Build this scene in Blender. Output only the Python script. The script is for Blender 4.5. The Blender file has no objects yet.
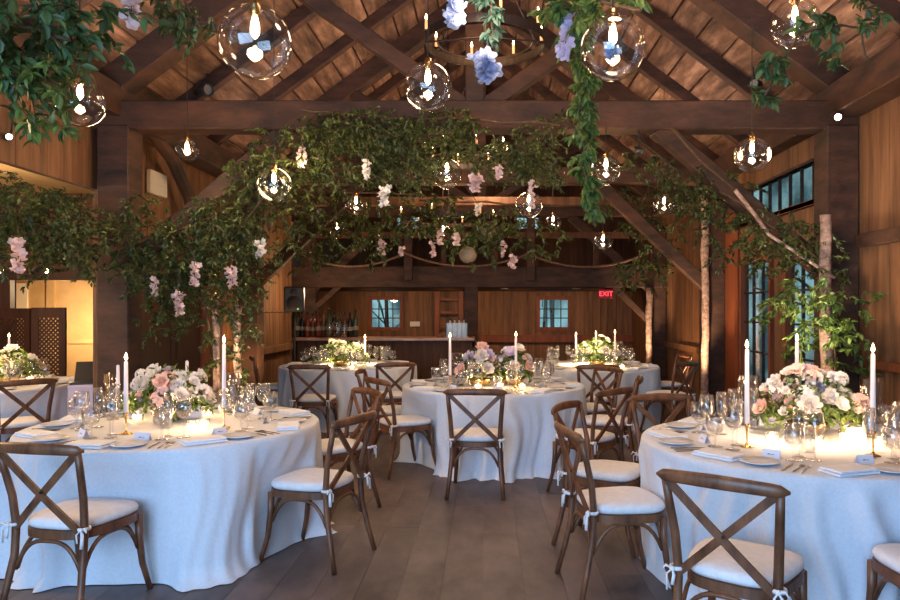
import bpy, math, random
from mathutils import Vector, Matrix, Euler
R = random.Random(11)
PI = math.pi
SC = bpy.context.scene
COL = SC.collection

# ------------------------------------------------------------------ camera
F, CX, CY, H = 700.0, 488.0, 309.0, 1.55
cam = bpy.data.cameras.new('camera'); cam.sensor_width = 36; cam.lens = 28
cam.shift_x = (450 - CX) / 900; cam.shift_y = (CY - 300) / 900
cam.clip_start = .05
co = bpy.data.objects.new('camera', cam); COL.objects.link(co)
co.location = (0, 0, H); co.rotation_euler = (PI / 2, 0, 0)
SC.camera = co
def at(u, v, Y):
    return Vector(((u - CX) * Y / F, Y, H + (CY - v) * Y / F))

# ------------------------------------------------------------------ world, light, exposure
SC.view_settings.view_transform = 'Standard'; SC.view_settings.look = 'None'
SC.view_settings.gamma = 1; SC.view_settings.exposure = 0.85
SC.view_settings.use_curve_mapping = False
SC.cycles.use_denoising = True
SC.cycles.max_bounces = 8; SC.cycles.transparent_max_bounces = 24
SC.cycles.sample_clamp_indirect = 4
SC.cycles.caustics_reflective = False; SC.cycles.caustics_refractive = False
w = bpy.data.worlds.new('dusk'); SC.world = w; w.use_nodes = True
_n = w.node_tree.nodes; _l = w.node_tree.links
_tc = _n.new('ShaderNodeTexCoord'); _mp = _n.new('ShaderNodeMapping'); _mp.inputs['Scale'].default_value = (14, 14, 5)
_nz = _n.new('ShaderNodeTexNoise'); _nz.inputs['Scale'].default_value = 1.6; _nz.inputs['Detail'].default_value = 6
_rp = _n.new('ShaderNodeValToRGB'); _rp.color_ramp.elements[0].position = .40; _rp.color_ramp.elements[1].position = .60
_rp.color_ramp.elements[0].color = (.04, .10, .12, 1); _rp.color_ramp.elements[1].color = (.46, .76, .82, 1)
_l.new(_tc.outputs['Generated'], _mp.inputs['Vector']); _l.new(_mp.outputs[0], _nz.inputs['Vector']); _l.new(_nz.outputs['Fac'], _rp.inputs['Fac'])
_l.new(_rp.outputs['Color'], _n['Background'].inputs[0])
_n['Background'].inputs[1].default_value = .62
WARM = (1.0, .56, .24); WARM2 = (1.0, .68, .38); COOL = (.42, .65, 1.0)
def light(kind, name, loc, energy, color, size=.1, target=None, spot=60, blend=.6, size_y=None):
    l = bpy.data.lights.new(name, kind); l.energy = energy; l.color = color
    if kind == 'AREA':
        l.size = size
        if size_y: l.shape = 'RECTANGLE'; l.size_y = size_y
    else:
        l.shadow_soft_size = size
    if kind == 'SPOT': l.spot_size = math.radians(spot); l.spot_blend = blend
    o = bpy.data.objects.new(name, l); COL.objects.link(o); o.location = loc
    if target is not None:
        d = Vector(target) - Vector(loc); o.rotation_euler = d.to_track_quat('-Z', 'Y').to_euler()
    return o
# dusk daylight through the open barn doors behind the camera, and through the doors at the side
light('AREA', 'door_daylight', (-1.6, -1.6, 1.8), 200, COOL, 3.6, (.6, 6, .7), size_y=2.4)
# unseen warm fill points added under the ridge to brighten the roof
ROOFC = (1.0, .70, .50)
for y, e in ((3.0, 26), (5.0, 30), (8.4, 40), (11.8, 34)):
    light('POINT', 'roof_fill', (0 if y > 4 else .6, y, 3.75), e, ROOFC, .25)
for x, y, tx, e in ((2.75, 5.3, 1.9, 75), (-2.8, 5.4, -2.1, 40), (2.7, 8.6, 2.0, 45), (-2.8, 8.6, -2.0, 40), (2.75, 2.9, 2.2, 50), (-2.8, 3.0, -2.2, 30)):
    light('SPOT', 'roof_uplight', (x, y, 2.75), e, (1.0, .78, .66), .05, (tx, y + .3, 4.4), 120, .9)
for x, y, e in ((-2.6, 4.8, 9), (-1.2, 5.6, 12), (.9, 5.7, 10), (2.3, 5.4, 10), (-.6, 8.6, 12), (1.5, 8.9, 12), (-1.7, 6.0, 8), (-2.6, 6.0, 7)):
    light('POINT', 'garland_fill', (x, y, 2.75), e, WARM2, .12)  # added points without visible bulbs, to brighten the garland leaves
light('POINT', 'loft_lamp', (1.6, 15.4, 2.9), 5, WARM, .15)
for x in (-2.6, -.9, .7, 2.3):
    light('SPOT', 'bar_downlight', (x, 14.9, 1.9), 26, WARM, .05, (x, 16.6, .9), 120, .8)
light('POINT', 'bar_light', (-2.9, 12.3, 1.85), 24, WARM2, .1)
for p, e in (((-5.6, 7.6, 2.5), 26), ((-6.0, 5.0, 2.5), 190), ((-6.2, 11.4, 1.9), 60), ((-7.4, 12.4, 1.2), 40)):
    light('POINT', 'aisle_lamp', p, e, WARM2, .15)
light('SPOT', 'wall_wash', (2.5, 5.9, .9), 42, WARM2, .06, (3.48, 6.25, 2.5), 80, .8)
light('SPOT', 'leaf_uplight', (2.75, 5.5, .85), 60, (1, .85, .62), .05, (3.0, 6.25, 1.9), 60, .9)
light('SPOT', 'wall_wash', (2.6, 11.4, .3), 60, WARM, .06, (3.5, 12.3, 1.8), 80, .8)
light('SPOT', 'wall_wash', (-3.0, 9.9, .25), 70, WARM, .06, (-3.75, 10.6, 1.7), 80, .8)
light('SPOT', 'wall_wash', (-2.6, 7.3, .6), 40, WARM, .06, (-3.75, 7.6, 3.0), 70, .8)
# pin spots from the rafters on to the middle of the tables
TABLES = {'front left': (-2.13, 4.79), 'front right': (1.88, 4.165), 'middle': (.06, 7.31),
          'bar side': (-1.95, 9.8), 'rear right': (1.42, 9.75), 'side room': (-5.3, 7.3)}
PIN = {'front left': 34, 'front right': 260, 'middle': 60, 'bar side': 1700, 'rear right': 1700, 'side room': 900}
for k, (x, y) in TABLES.items():
    light('SPOT', 'pin_spot', (x * .82, y - .9, 3.3 if k != 'side room' else 3.0), PIN[k], (1.0, .72, .34) if k in ('bar side', 'rear right', 'side room') else (1, .68, .42), .04, (x, y + .1, .85), 21 if k in ('bar side', 'rear right', 'side room') else 28, .9)

# ------------------------------------------------------------------ materials
MATS = {}
def lin(c): return tuple(((x / 255) / 12.92 if x / 255 <= .04045 else ((x / 255 + .055) / 1.055) ** 2.4) for x in c) + (1,)
def plain(name, col, rough=.6, metal=0, emit=None, est=0, sss=0):
    if name in MATS: return MATS[name]
    m = bpy.data.materials.new(name); m.use_nodes = True
    b = m.node_tree.nodes['Principled BSDF']
    b.inputs['Base Color'].default_value = (*col[:3], 1); b.inputs['Roughness'].default_value = rough
    b.inputs['Metallic'].default_value = metal
    if emit: b.inputs['Emission Color'].default_value = (*emit, 1); b.inputs['Emission Strength'].default_value = est
    MATS[name] = m
    return m
def varied(name, c1, c2, scale=(4, 4, 4), rough=.6, island=.5, bump=.15, detail=6, c3=None, trans=0, tilt=(0, 0, 0), contrast=(.3, .7)):
    """noise between two colours, with a random shift for each separate piece of the mesh"""
    if name in MATS: return MATS[name]
    m = bpy.data.materials.new(name); m.use_nodes = True; nt = m.node_tree; N = nt.nodes; L = nt.links
    b = N['Principled BSDF']; b.inputs['Roughness'].default_value = rough
    tc = N.new('ShaderNodeTexCoord'); mp = N.new('ShaderNodeMapping'); mp.inputs['Scale'].default_value = scale
    mp.inputs['Rotation'].default_value = tilt
    geo = N.new('ShaderNodeNewGeometry')
    add = N.new('ShaderNodeVectorMath'); add.operation = 'ADD'
    mul = N.new('ShaderNodeMath'); mul.operation = 'MULTIPLY'; mul.inputs[1].default_value = 37
    L.new(tc.outputs['Object'], mp.inputs['Vector']); L.new(mp.outputs[0], add.inputs[0])
    L.new(geo.outputs['Random Per Island'], mul.inputs[0]); L.new(mul.outputs[0], add.inputs[1])
    nz = N.new('ShaderNodeTexNoise'); nz.inputs['Detail'].default_value = detail; nz.inputs['Scale'].default_value = 1
    nz.inputs['Roughness'].default_value = .65
    L.new(add.outputs[0], nz.inputs['Vector'])
    rp = N.new('ShaderNodeValToRGB'); rp.color_ramp.elements[0].position = contrast[0]; rp.color_ramp.elements[1].position = contrast[1]
    rp.color_ramp.elements[0].color = (*c1[:3], 1); rp.color_ramp.elements[1].color = (*c2[:3], 1)
    if c3:
        e = rp.color_ramp.elements.new(.5); e.color = (*c3[:3], 1)
    L.new(nz.outputs['Fac'], rp.inputs['Fac'])
    hsv = N.new('ShaderNodeHueSaturation')
    mr = N.new('ShaderNodeMapRange'); mr.inputs['To Min'].default_value = 1 - island; mr.inputs['To Max'].default_value = 1 + island
    L.new(geo.outputs['Random Per Island'], mr.inputs['Value']); L.new(mr.outputs[0], hsv.inputs['Value'])
    L.new(rp.outputs['Color'], hsv.inputs['Color']); L.new(hsv.outputs['Color'], b.inputs['Base Color'])
    if bump:
        bp = N.new('ShaderNodeBump'); bp.inputs['Strength'].default_value = bump; bp.inputs['Distance'].default_value = .02
        L.new(nz.outputs['Fac'], bp.inputs['Height']); L.new(bp.outputs[0], b.inputs['Normal'])
    if trans:
        out = N['Material Output']; t = N.new('ShaderNodeBsdfTranslucent'); mx = N.new('ShaderNodeMixShader'); mx.inputs[0].default_value = trans
        L.new(hsv.outputs['Color'], t.inputs['Color']); L.new(b.outputs[0], mx.inputs[1]); L.new(t.outputs[0], mx.inputs[2]); L.new(mx.outputs[0], out.inputs[0])
    MATS[name] = m
    return m
def glass(name, tint=(1, 1, 1), refl=1.0, rough=.02):
    if name in MATS: return MATS[name]
    m = bpy.data.materials.new(name); m.use_nodes = True; nt = m.node_tree; N = nt.nodes; L = nt.links
    N.remove(N['Principled BSDF']); out = N['Material Output']
    t = N.new('ShaderNodeBsdfTransparent'); t.inputs[0].default_value = (*tint, 1)
    g = N.new('ShaderNodeBsdfGlossy'); g.inputs['Roughness'].default_value = rough
    lw = N.new('ShaderNodeLayerWeight'); lw.inputs['Blend'].default_value = .28
    mu = N.new('ShaderNodeMath'); mu.operation = 'MULTIPLY_ADD'; mu.inputs[1].default_value = .75 * refl; mu.inputs[2].default_value = .06
    mu.use_clamp = True
    mx = N.new('ShaderNodeMixShader')
    L.new(lw.outputs['Facing'], mu.inputs[0]); L.new(mu.outputs[0], mx.inputs[0]); L.new(t.outputs[0], mx.inputs[1]); L.new(g.outputs[0], mx.inputs[2]); L.new(mx.outputs[0], out.inputs[0])
    MATS[name] = m
    return m
M_FLOOR = varied('floor_planks', lin((62, 54, 54)), lin((122, 108, 106)), (2.6, 1.3, 5), .5, .05, .12, 10, contrast=(.32, .7))
M_ROOF = varied('roof_boards', lin((56, 39, 31)), lin((166, 130, 108)), (7, 1.3, 7), .8, .25, .4, 9, c3=lin((112, 82, 64)), contrast=(.32, .68))
M_BEAM = varied('dark_timber', lin((30, 19, 14)), lin((88, 56, 41)), (2.5, 2.5, 7), .75, .12, .5, 9)
M_WALL = varied('wall_boards', lin((78, 51, 33)), lin((142, 100, 68)), (9, 9, .8), .7, .13, .2, 7)
M_LOFT = varied('loft_boards', lin((60, 36, 22)), lin((104, 64, 38)), (9, 9, .8), .75, .15, .2, 7)
M_TRIM = varied('window_wood', lin((90, 42, 22)), lin((140, 74, 40)), (9, 9, 1), .6, .1, .15, 6)
M_DARKDOOR = varied('dark_door_wood', lin((40, 22, 18)), lin((66, 38, 30)), (9, 9, 1), .5, .1, .1, 6)
M_CHAIR = varied('chair_wood', lin((62, 36, 25)), lin((132, 86, 58)), (14, 14, 5), .42, .12, .1, 7)
M_CUSH = varied('cushion_cotton', (.70, .70, .74), (.80, .80, .84), (30, 30, 30), .9, .02, .08, 3)
M_CLOTH = varied('table_linen', (.62, .67, .77), (.70, .75, .85), (60, 60, 60), .85, 0, .06, 3)
M_LEAF = varied('garland_leaf', lin((34, 48, 22)), lin((104, 118, 64)), (9, 9, 9), .33, .6, 0, 2, trans=.3)
M_LEAF2 = varied('fresh_leaf', lin((56, 88, 44)), lin((122, 144, 72)), (7, 7, 7), .45, .4, 0, 2, trans=.35)
M_LEAF4 = varied('mid_green_leaf', lin((46, 76, 44)), lin((92, 116, 66)), (7, 7, 7), .5, .4, 0, 2, trans=.3)
M_LEAF3 = varied('blue_green_leaf', lin((40, 74, 66)), lin((70, 104, 90)), (7, 7, 7), .55, .35, 0, 2, trans=.25)
M_TWIG = varied('twig_bark', lin((60, 44, 30)), lin((92, 70, 48)), (20, 20, 20), .8, .1, .1, 3)
M_BIRCH = varied('birch_bark', lin((92, 66, 56)), lin((190, 160, 145)), (16, 16, 22), .8, .1, .6, 8, contrast=(.30, .62))
M_WHITEF = varied('white_petal', (.80, .76, .72), (.90, .87, .84), (20, 20, 20), .6, .06, 0, 2, trans=.3)
M_BLUSH = varied('blush_petal', (.82, .56, .50), (.90, .68, .62), (20, 20, 20), .6, .06, 0, 2, trans=.3)
M_LILAC = varied('lilac_petal', (.50, .44, .62), (.66, .60, .78), (20, 20, 20), .6, .06, 0, 2, trans=.3)
M_BLUEF = varied('blue_petal', (.26, .36, .62), (.46, .56, .82), (20, 20, 20), .6, .10, 0, 2, trans=.3)
M_PINKF = varied('pink_petal', (.72, .52, .52), (.88, .72, .70), (20, 20, 20), .6, .08, 0, 2, trans=.3)
M_WAX = plain('candle_wax', (.86, .78, .80), .5)
M_BRASS = plain('brass', (.72, .46, .20), .25, 1)
M_IRON = plain('black_iron', (.03, .022, .02), .45, .6)
M_BLACK = plain('black_plastic', (.015, .015, .016), .45)
M_PORC = plain('white_porcelain', (.72, .76, .84), .15)
M_CARD = plain('card_paper', (.74, .76, .90), .7)
M_NAPKIN = varied('napkin_cotton', (.72, .76, .86), (.80, .84, .92), (40, 40, 40), .9, .02, .08, 3)
M_SILVER = plain('cutlery_metal', (.42, .34, .30), .25, 1)
M_GLASS = glass('clear_glass', (.97, .97, .98), 1.0)
M_THICK = glass('thick_glass', (.93, .93, .95), 1.3)
M_GLOBE = glass('globe_glass', (.97, .96, .94), .8)
M_PANE = glass('window_pane', (.88, .95, .96), .5)
M_FLAME = plain('flame', (1, .6, .2), .5, 0, (1, .62, .24), 22)
M_BULB = plain('lit_bulb', (1, .8, .5), .5, 0, (1, .70, .36), 30)
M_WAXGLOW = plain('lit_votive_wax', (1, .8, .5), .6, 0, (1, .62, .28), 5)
M_CREAM = varied('cream_plaster', lin((190, 160, 112)), lin((214, 184, 134)), (2, 2, 2), .8, 0, .05, 4)
M_WHITE = plain('white_paint', (.7, .66, .6), .5)
M_RED = plain('exit_red', (.5, .01, .02), .4, 0, (1, .05, .07), 1.6)
M_SPOTLIT = plain('lamp_face', (1, .9, .8), .5, 0, (1, .86, .66), 12)
M_ROPE = varied('rope_fibre', lin((96, 70, 58)), lin((140, 108, 90)), (40, 40, 40), .9, 0, .2, 3)

# ------------------------------------------------------------------ mesh building
class MB:
    def __init__(s): s.v = []; s.f = []
    def add(s, vs, fs, mat=None):
        n = len(s.v)
        s.v += [tuple(mat @ Vector(p)) if mat else tuple(p) for p in vs]
        s.f += [tuple(i + n for i in f) for f in fs]; return s
    def box(s, x0, x1, y0, y1, z0, z1, mat=None, b=0):
        if b:
            # chamfered box
            vs = []
            for (sx, X) in ((-1, x0), (1, x1)):
                for (sy, Yy) in ((-1, y0), (1, y1)):
                    for (sz, Z) in ((-1, z0), (1, z1)):
                        vs += [(X, Yy - sy * b, Z - sz * b), (X - sx * b, Yy, Z - sz * b), (X - sx * b, Yy - sy * b, Z)]
            def i(a, bb, c, k): return ((a * 2 + bb) * 2 + c) * 3 + k
            fs = []
            for a in (0, 1): fs.append([i(a, 0, 0, 0), i(a, 1, 0, 0), i(a, 1, 1, 0), i(a, 0, 1, 0)])
            for a in (0, 1): fs.append([i(0, a, 0, 1), i(1, a, 0, 1), i(1, a, 1, 1), i(0, a, 1, 1)])
            for a in (0, 1): fs.append([i(0, 0, a, 2), i(1, 0, a, 2), i(1, 1, a, 2), i(0, 1, a, 2)])
            for p in (0, 1):
                for q in (0, 1):
                    fs.append([i(0, p, q, 1), i(1, p, q, 1), i(1, p, q, 2), i(0, p, q, 2)])
                    fs.append([i(p, 0, q, 0), i(p, 1, q, 0), i(p, 1, q, 2), i(p, 0, q, 2)])
                    fs.append([i(p, q, 0, 0), i(p, q, 1, 0), i(p, q, 1, 1), i(p, q, 0, 1)])
                    for r in (0, 1): fs.append([i(p, q, r, 0), i(p, q, r, 1), i(p, q, r, 2)])
            return s.add(vs, fs, mat)
        vs = [(x, y, z) for x in (x0, x1) for y in (y0, y1) for z in (z0, z1)]
        fs = [(0, 1, 3, 2), (4, 6, 7, 5), (0, 4, 5, 1), (2, 3, 7, 6), (0, 2, 6, 4), (1, 5, 7, 3)]
        return s.add(vs, fs, mat)
    def bar(s, a, b, wx, wz, up=(0, 0, 1), roll=0, ch=.0):
        """box beam between two points; wx = width across, wz = width along 'up'"""
        a = Vector(a); b = Vector(b); d = b - a; L = d.length; d.normalize()
        u = Vector(up); side = d.cross(u)
        if side.length < 1e-4: side = d.cross(Vector((0, 1, 0)))
        side.normalize(); u = side.cross(d).normalized()
        m = Matrix((side, d, u)).transposed().to_4x4(); m.translation = a
        return s.box(-wx / 2, wx / 2, 0, L, -wz / 2, wz / 2, m, ch)
    def tube(s, pts, rad, n=8, sq=(1, 1), up=(0, 0, 1), cap=True):
        pts = [Vector(p) for p in pts]; k = len(pts)
        rads = rad if isinstance(rad, (list, tuple)) else [rad] * k
        vs = []; fs = []
        prev = None
        for i, p in enumerate(pts):
            t = (pts[min(i + 1, k - 1)] - pts[max(i - 1, 0)]).normalized()
            u = Vector(up) if prev is None else prev
            sd = t.cross(u)
            if sd.length < 1e-3: sd = t.cross(Vector((0, 1, .01)))
            sd.normalize(); u2 = sd.cross(t).normalized(); prev = u2
            for j in range(n):
                a = 2 * PI * j / n
                vs.append(p + sd * math.cos(a) * rads[i] * sq[0] + u2 * math.sin(a) * rads[i] * sq[1])
        for i in range(k - 1):
            for j in range(n):
                fs.append((i * n + j, i * n + (j + 1) % n, (i + 1) * n + (j + 1) % n, (i + 1) * n + j))
        if cap: fs += [tuple(range(n))[::-1], tuple((k - 1) * n + j for j in range(n))]
        return s.add(vs, fs)
    def lathe(s, prof, n=20, mat=None, cap=False):
        vs = []; fs = []
        for r, z in prof:
            for j in range(n):
                a = 2 * PI * j / n; vs.append((r * math.cos(a), r * math.sin(a), z))
        for i in range(len(prof) - 1):
            for j in range(n):
                fs.append((i * n + j, i * n + (j + 1) % n, (i + 1) * n + (j + 1) % n, (i + 1) * n + j))
        if cap: fs += [tuple(range(n))[::-1], tuple((len(prof) - 1) * n + j for j in range(n))]
        return s.add(vs, fs, mat)
    def prism(s, outline, z0, z1, mat=None):
        n = len(outline)
        vs = [(x, y, z0) for x, y in outline] + [(x, y, z1) for x, y in outline]
        fs = [tuple(range(n))[::-1], tuple(range(n, 2 * n))] + [(i, (i + 1) % n, n + (i + 1) % n, n + i) for i in range(n)]
        return s.add(vs, fs, mat)
    def mesh(s, name, mat, smooth=False):
        me = bpy.data.meshes.new(name); me.from_pydata(s.v, [], s.f); me.update()
        me.materials.append(mat)
        if smooth: me.polygons.foreach_set('use_smooth', [True] * len(me.polygons))
        return me
def put(name, me, parent=None, loc=(0, 0, 0), rot=(0, 0, 0), scale=None):
    o = bpy.data.objects.new(name, me); COL.objects.link(o); o.location = loc; o.rotation_euler = rot
    if scale is not None: o.scale = scale if isinstance(scale, (tuple, list)) else (scale,) * 3
    if parent: o.parent = parent
    return o
def tag(o, label, cat, group=None, kind=None):
    if label: o['label'] = label
    if cat: o['category'] = cat
    if group: o['group'] = group
    if kind: o['kind'] = kind
    return o
def thing(name, label, cat, loc=(0, 0, 0), rz=0, group=None):
    o = bpy.data.objects.new(name, None); o.empty_display_size = .1; COL.objects.link(o)
    o.location = loc; o.rotation_euler = (0, 0, rz)
    return tag(o, label, cat, group)
def struct(name, mb, mat, label=None, smooth=False):
    o = put(name, mb.mesh(name, mat, smooth) if isinstance(mb, MB) else mb); o['kind'] = 'structure'
    if label: o['label'] = label
    return o
def tag_at(o, label):
    o['label'] = label; return o

# ------------------------------------------------------------------ room shell
XL, XR, YT = -3.75, 3.50, (6.7, 10.4, 13.8)
XM = (XL + XR) / 2; EAVE = 3.52; PITCH = .745
def roof_z(x): return EAVE + (XR - XM - abs(x - XM)) * PITCH
fl = MB(); x = -9.0
while x < 6:
    y = -3 - R.random() * 2
    while y < 18.5:
        l = 2.2 + R.random() * 2.4
        fl.box(x + .001, x + .229, y + .002, y + l - .002, -.05, R.random() * .0015)
        y += l
    x += .23
fl.box(-9.2, 6.2, -3, 18.6, -.12, -.004)
struct('floor', fl, M_FLOOR, 'worn grey brown wooden plank floor')
def boards(u0, u1, z0, z1, bw, place, gap=.006, depth=.02):
    mb = MB(); u = u0
    while u < u1 - .01:
        ww = min(bw * (.85 + .3 * R.random()), u1 - u); d = R.random() * .006
        place(mb, u + gap / 2, u + ww - gap / 2, z0, z1, d); u += ww
    return mb
def wall_x(name, X, side, y0, y1, z0, z1, bw=.17, mat=None, holes=(), label=None):
    """board wall in a plane x = X; side = +1 boards face -x (right wall)"""
    segs = []
    ys = sorted({y0, y1, *[h[0] for h in holes], *[h[1] for h in holes]})
    mb = MB()
    def pl(m, a, b, c, d, e):
        if side > 0: m.box(X - e, X + .04, a, b, c, d)
        else: m.box(X - .04, X + e, a, b, c, d)
    for a, b in zip(ys, ys[1:]):
        hs = sorted([(h[2], h[3]) for h in holes if h[0] <= a + 1e-6 and h[1] >= b - 1e-6])
        zz = z0
        for h0, h1 in hs + [(z1, z1)]:
            if h0 > zz + .01:
                t = boards(a, b, zz, h0, bw, pl); mb.add(t.v, t.f)
                if side > 0: mb.box(X + .03, X + .06, a, b, zz, h0)
                else: mb.box(X - .06, X - .03, a, b, zz, h0)
            zz = h1
    return struct(name, mb, mat or M_WALL, label)
def wall_y(name, Y, x0, x1, z0, z1, bw=.17, mat=None, holes=(), label=None):
    mb = MB(); xs = sorted({x0, x1, *[h[0] for h in holes], *[h[1] for h in holes]})
    def pl(m, a, b, c, d, e): m.box(a, b, Y - e, Y + .04, c, d)
    for a, b in zip(xs, xs[1:]):
        hs = sorted([(h[2], h[3]) for h in holes if h[0] <= a + 1e-6 and h[1] >= b - 1e-6])
        zz = z0
        for h0, h1 in hs + [(z1, z1)]:
            if h0 > zz + .01:
                t = boards(a, b, zz, h0, bw, pl); mb.add(t.v, t.f)
                mb.box(a, b, Y + .03, Y + .06, zz, h0)
            zz = h1
    return struct(name, mb, mat or M_WALL, label)
RW = [(7.15, 8.12, .6, 2.15), (8.62, 9.55, .6, 2.15), (6.95, 9.6, 2.72, 3.12)]
wall_x('wall_right', XR, 1, -1.5, 17, 0, 3.6, .19, holes=RW)
wall_x('wall_left', XL, -1, 6.75, 13.2, 0, 3.6, .19)
wall_x('wall_left_upper', XL, -1, -1.5, 6.75, 2.69, 3.6, .19)
BW = [(-2.82, -2.14, 1.11, 1.77), (1.26, 1.94, 1.11, 1.77), (-2.2, -1.68, 3.5, 3.92), (.70, 1.22, 3.5, 3.92)]
wall_y('wall_back', 17, -5.2, XR + .05, 0, 2.1, .2, holes=BW[:2])
wall_y('wall_back_upper', 17.0, -5.2, XR + .05, 2.1, 6.4, .2, M_LOFT, holes=BW[2:])
wall_x('wall_bar_side', -4.3, -1, 13.2, 17, 0, 2.1, .19)
wall_y('wall_loft_return', 13.3, -4.3, XL, 0, 3.6, .19)
# side room to the left
AW = [(-6.78, -5.3, 0, 1.96)]
wall_y('wall_aisle_end', 10.0, -9, XL - .05, 0, 3.25, .2, M_LOFT, holes=AW)
wall_x('wall_aisle_outer', -9, -1, 0, 14, 0, 3.25, .2)
struct('ceiling_aisle', MB().box(-9, XL - .05, -1.5, 14, 3.2, 3.24), M_CREAM)
struct('wall_hallway', MB().box(-9, XL - .1, 13.2, 13.24, 0, 3.2), M_CREAM, 'cream wall of the hallway beyond the side room')
struct('trim_aisle', MB().box(-6.86, -5.2, 9.93, 10.0, 1.96, 2.10).box(-6.90, -6.78, 9.93, 10.06, 0, 1.96).box(-5.3, -5.2, 9.93, 10.06, 0, 1.96), M_DARKDOOR)
hp = MB()
hp.box(-8.3, -8.15, 13.15, 13.2, 0, 2.9).box(-7.2, -7.1, 13.16, 13.2, 0, 2.2).box(-8.15, -7.2, 13.16, 13.2, .9, .98).box(-6.2, -4.6, 13.16, 13.2, .62, .70)
struct('trim_hallway', hp, M_CREAM)
# rails on the walls
def ledge(name, x0, x1, y0, y1, z, h=.06, mat=None):
    return struct(name, MB().box(x0, x1, y0, y1, z - h, z, b=.006), mat or M_TRIM)
ledge('trim_1', XR - .09, XR, -1.5, 6.5, 2.24, .12, M_BEAM)
ledge('trim_2', XR - .06, XR, -1.5, 6.5, 1.09, .08)
ledge('trim_3', XR - .08, XR, 10.6, 13.6, .93, .11, M_WALL)
ledge('trim_4', XL, XL + .10, 9.8, 13.2, .92, .12, M_WALL)
ledge('trim_5', XL, XL + .03, 9.8, 13.2, 1.52, .03, M_WALL)
ledge('trim_6', -.2, XR, 16.88, 17, .92, .18)
ledge('trim_7', XR - .05, XR, 6.9, 9.7, 2.72, .06)
ledge('trim_8', XR - .12, XR, 6.9, 13.6, 3.36, .24, M_WALL)
struct('trim_9', MB().box(XR - .03, XR, 9.75, 10.25, 0, 2.9).box(XR - .04, XR, 9.7, 9.75, 0, 2.9), M_TRIM)
# roof
rb = [MB(), MB()]
half = XR - XM + .35
for sgn, mb in ((-1, rb[0]), (1, rb[1])):
    s = 0
    while s < half:
        ww = .26 + .08 * R.random(); e = min(s + ww, half + .02)
        y = -1.5 - R.random() * 2
        while y < 17:
            l = 4.5 + R.random() * 3.5; dz = R.random() * .008
            xa, xb = XM + sgn * (s + .012), XM + sgn * (e - .012)
            def z_(x): return EAVE + (XR - XM - abs(x - XM)) * PITCH + .19 + dz
            ya, yb = y + .003, min(y + l - .003, 17.1)
            vs = [(xa, ya, z_(xa)), (xb, ya, z_(xb)), (xb, yb, z_(xb)), (xa, yb, z_(xa))]
            vs += [(p[0], p[1], p[2] + .03) for p in vs]
            mb.add(vs, [(0, 1, 2, 3), (7, 6, 5, 4), (0, 4, 5, 1), (1, 5, 6, 2), (2, 6, 7, 3), (3, 7, 4, 0)])
            y += l
        s = e
struct('roof_slope_left', rb[0], M_ROOF, 'weathered roof boards on the left slope')
struct('roof_slope_right', rb[1], M_ROOF, 'weathered roof boards on the right slope')
cov = MB()
for sgn in (-1, 1):
    xe = XM + sgn * (half + .1)
    cov.add([(XM, -1.6, roof_z(XM) + .26), (xe, -1.6, roof_z(xe) + .26), (xe, 17.2, roof_z(xe) + .26), (XM, 17.2, roof_z(XM) + .26)], [(0, 1, 2, 3)])
struct('roof_covering', cov, M_LOFT)
# rafters
def rafter(y, wd, dp, name='rafter'):
    for sgn, sd in ((-1, 'left'), (1, 'right')):
        xe = XM + sgn * (half - .05)
        z0 = roof_z(XM) + .19 - dp / 2; ze = roof_z(xe) + .19 - dp / 2
        mb = MB().bar((XM + sgn * .01, y, z0), (xe, y, ze), wd, dp, ch=.008)
        o = put(name, mb.mesh(name, M_BEAM)); o['kind'] = 'structure'
for y in (-.6, .7, 1.9, 3.1, 4.3, 5.5, 7.9, 9.15, 11.5, 12.65, 14.9, 16.0): rafter(y, .12, .16)
for y in YT: rafter(y, .26, .27, 'principal_rafter')
struct('trim_ridge', MB().box(XM - .05, XM + .05, -1.5, 17, roof_z(XM) - .12, roof_z(XM) + .1), M_BEAM)
struct('beam_plate_right', MB().box(XR - .30, XR + .02, -1.5, 13.8, EAVE - .16, EAVE + .14, b=.012), M_BEAM)
struct('beam_plate_left', MB().box(XL - .02, XL + .30, -1.5, 13.8, EAVE - .16, EAVE + .14, b=.012), M_BEAM)
# trusses
tie_z = (3.38, 3.52, 3.48)
for i, y in enumerate(YT):
    z = tie_z[i]; th = .27 if i == 0 else .24
    struct('tie_beam', MB().bar((XL, y, z), (XR, y, z), .24, th, ch=.012), M_BEAM)
    for x in (XL + .23, XR - .17):
        struct('beam_post', MB().box(x - .15, x + .15, y - .14, y + .14, 0, z - .1, b=.012), M_BEAM)
    for sg in (-1, 1):
        xi = XM + sg * 1.75; xo = XM + sg * (XR - XM - .25)
        struct('corner_brace_beam', MB().bar((xi, y, z - .1), (xo, y, 1.88), .15, .17, ch=.01), M_BEAM)
        xt = XM + sg * 1.9
        struct('strut_beam', MB().bar((XM + sg * .1, y, z + .1), (xt, y, roof_z(xt) - .05), .14, .15, ch=.01), M_BEAM)
    struct('king_post', MB().box(XM - .09, XM + .09, y - .08, y + .08, z + .1, roof_z(XM) - .05, b=.01), M_BEAM)
# lengthwise corner braces seen on the left and right
struct('corner_brace_beam', MB().tube([(XL + .2, 6.9, 3.50), (XL + .2, 7.4, 3.42), (XL + .2, 7.85, 3.25), (XL + .2, 8.3, 2.9), (XL + .2, 8.7, 2.3), (XL + .2, 8.8, 1.9)], .075, 8), M_BEAM)
struct('beam_middle', MB().bar((XL, 12.2, 3.42), (XR, 12.2, 3.42), .16, .15, ch=.01), M_WALL)
for a, b in (((614, 287, 13.7), (653, 326, 13.7)), ((340, 286, 13.7), (300, 322, 13.7))):
    struct('loft_brace_beam', MB().bar(at(*a), at(*b), .1, .12, (0, 1, 0)), M_BEAM)
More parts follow.
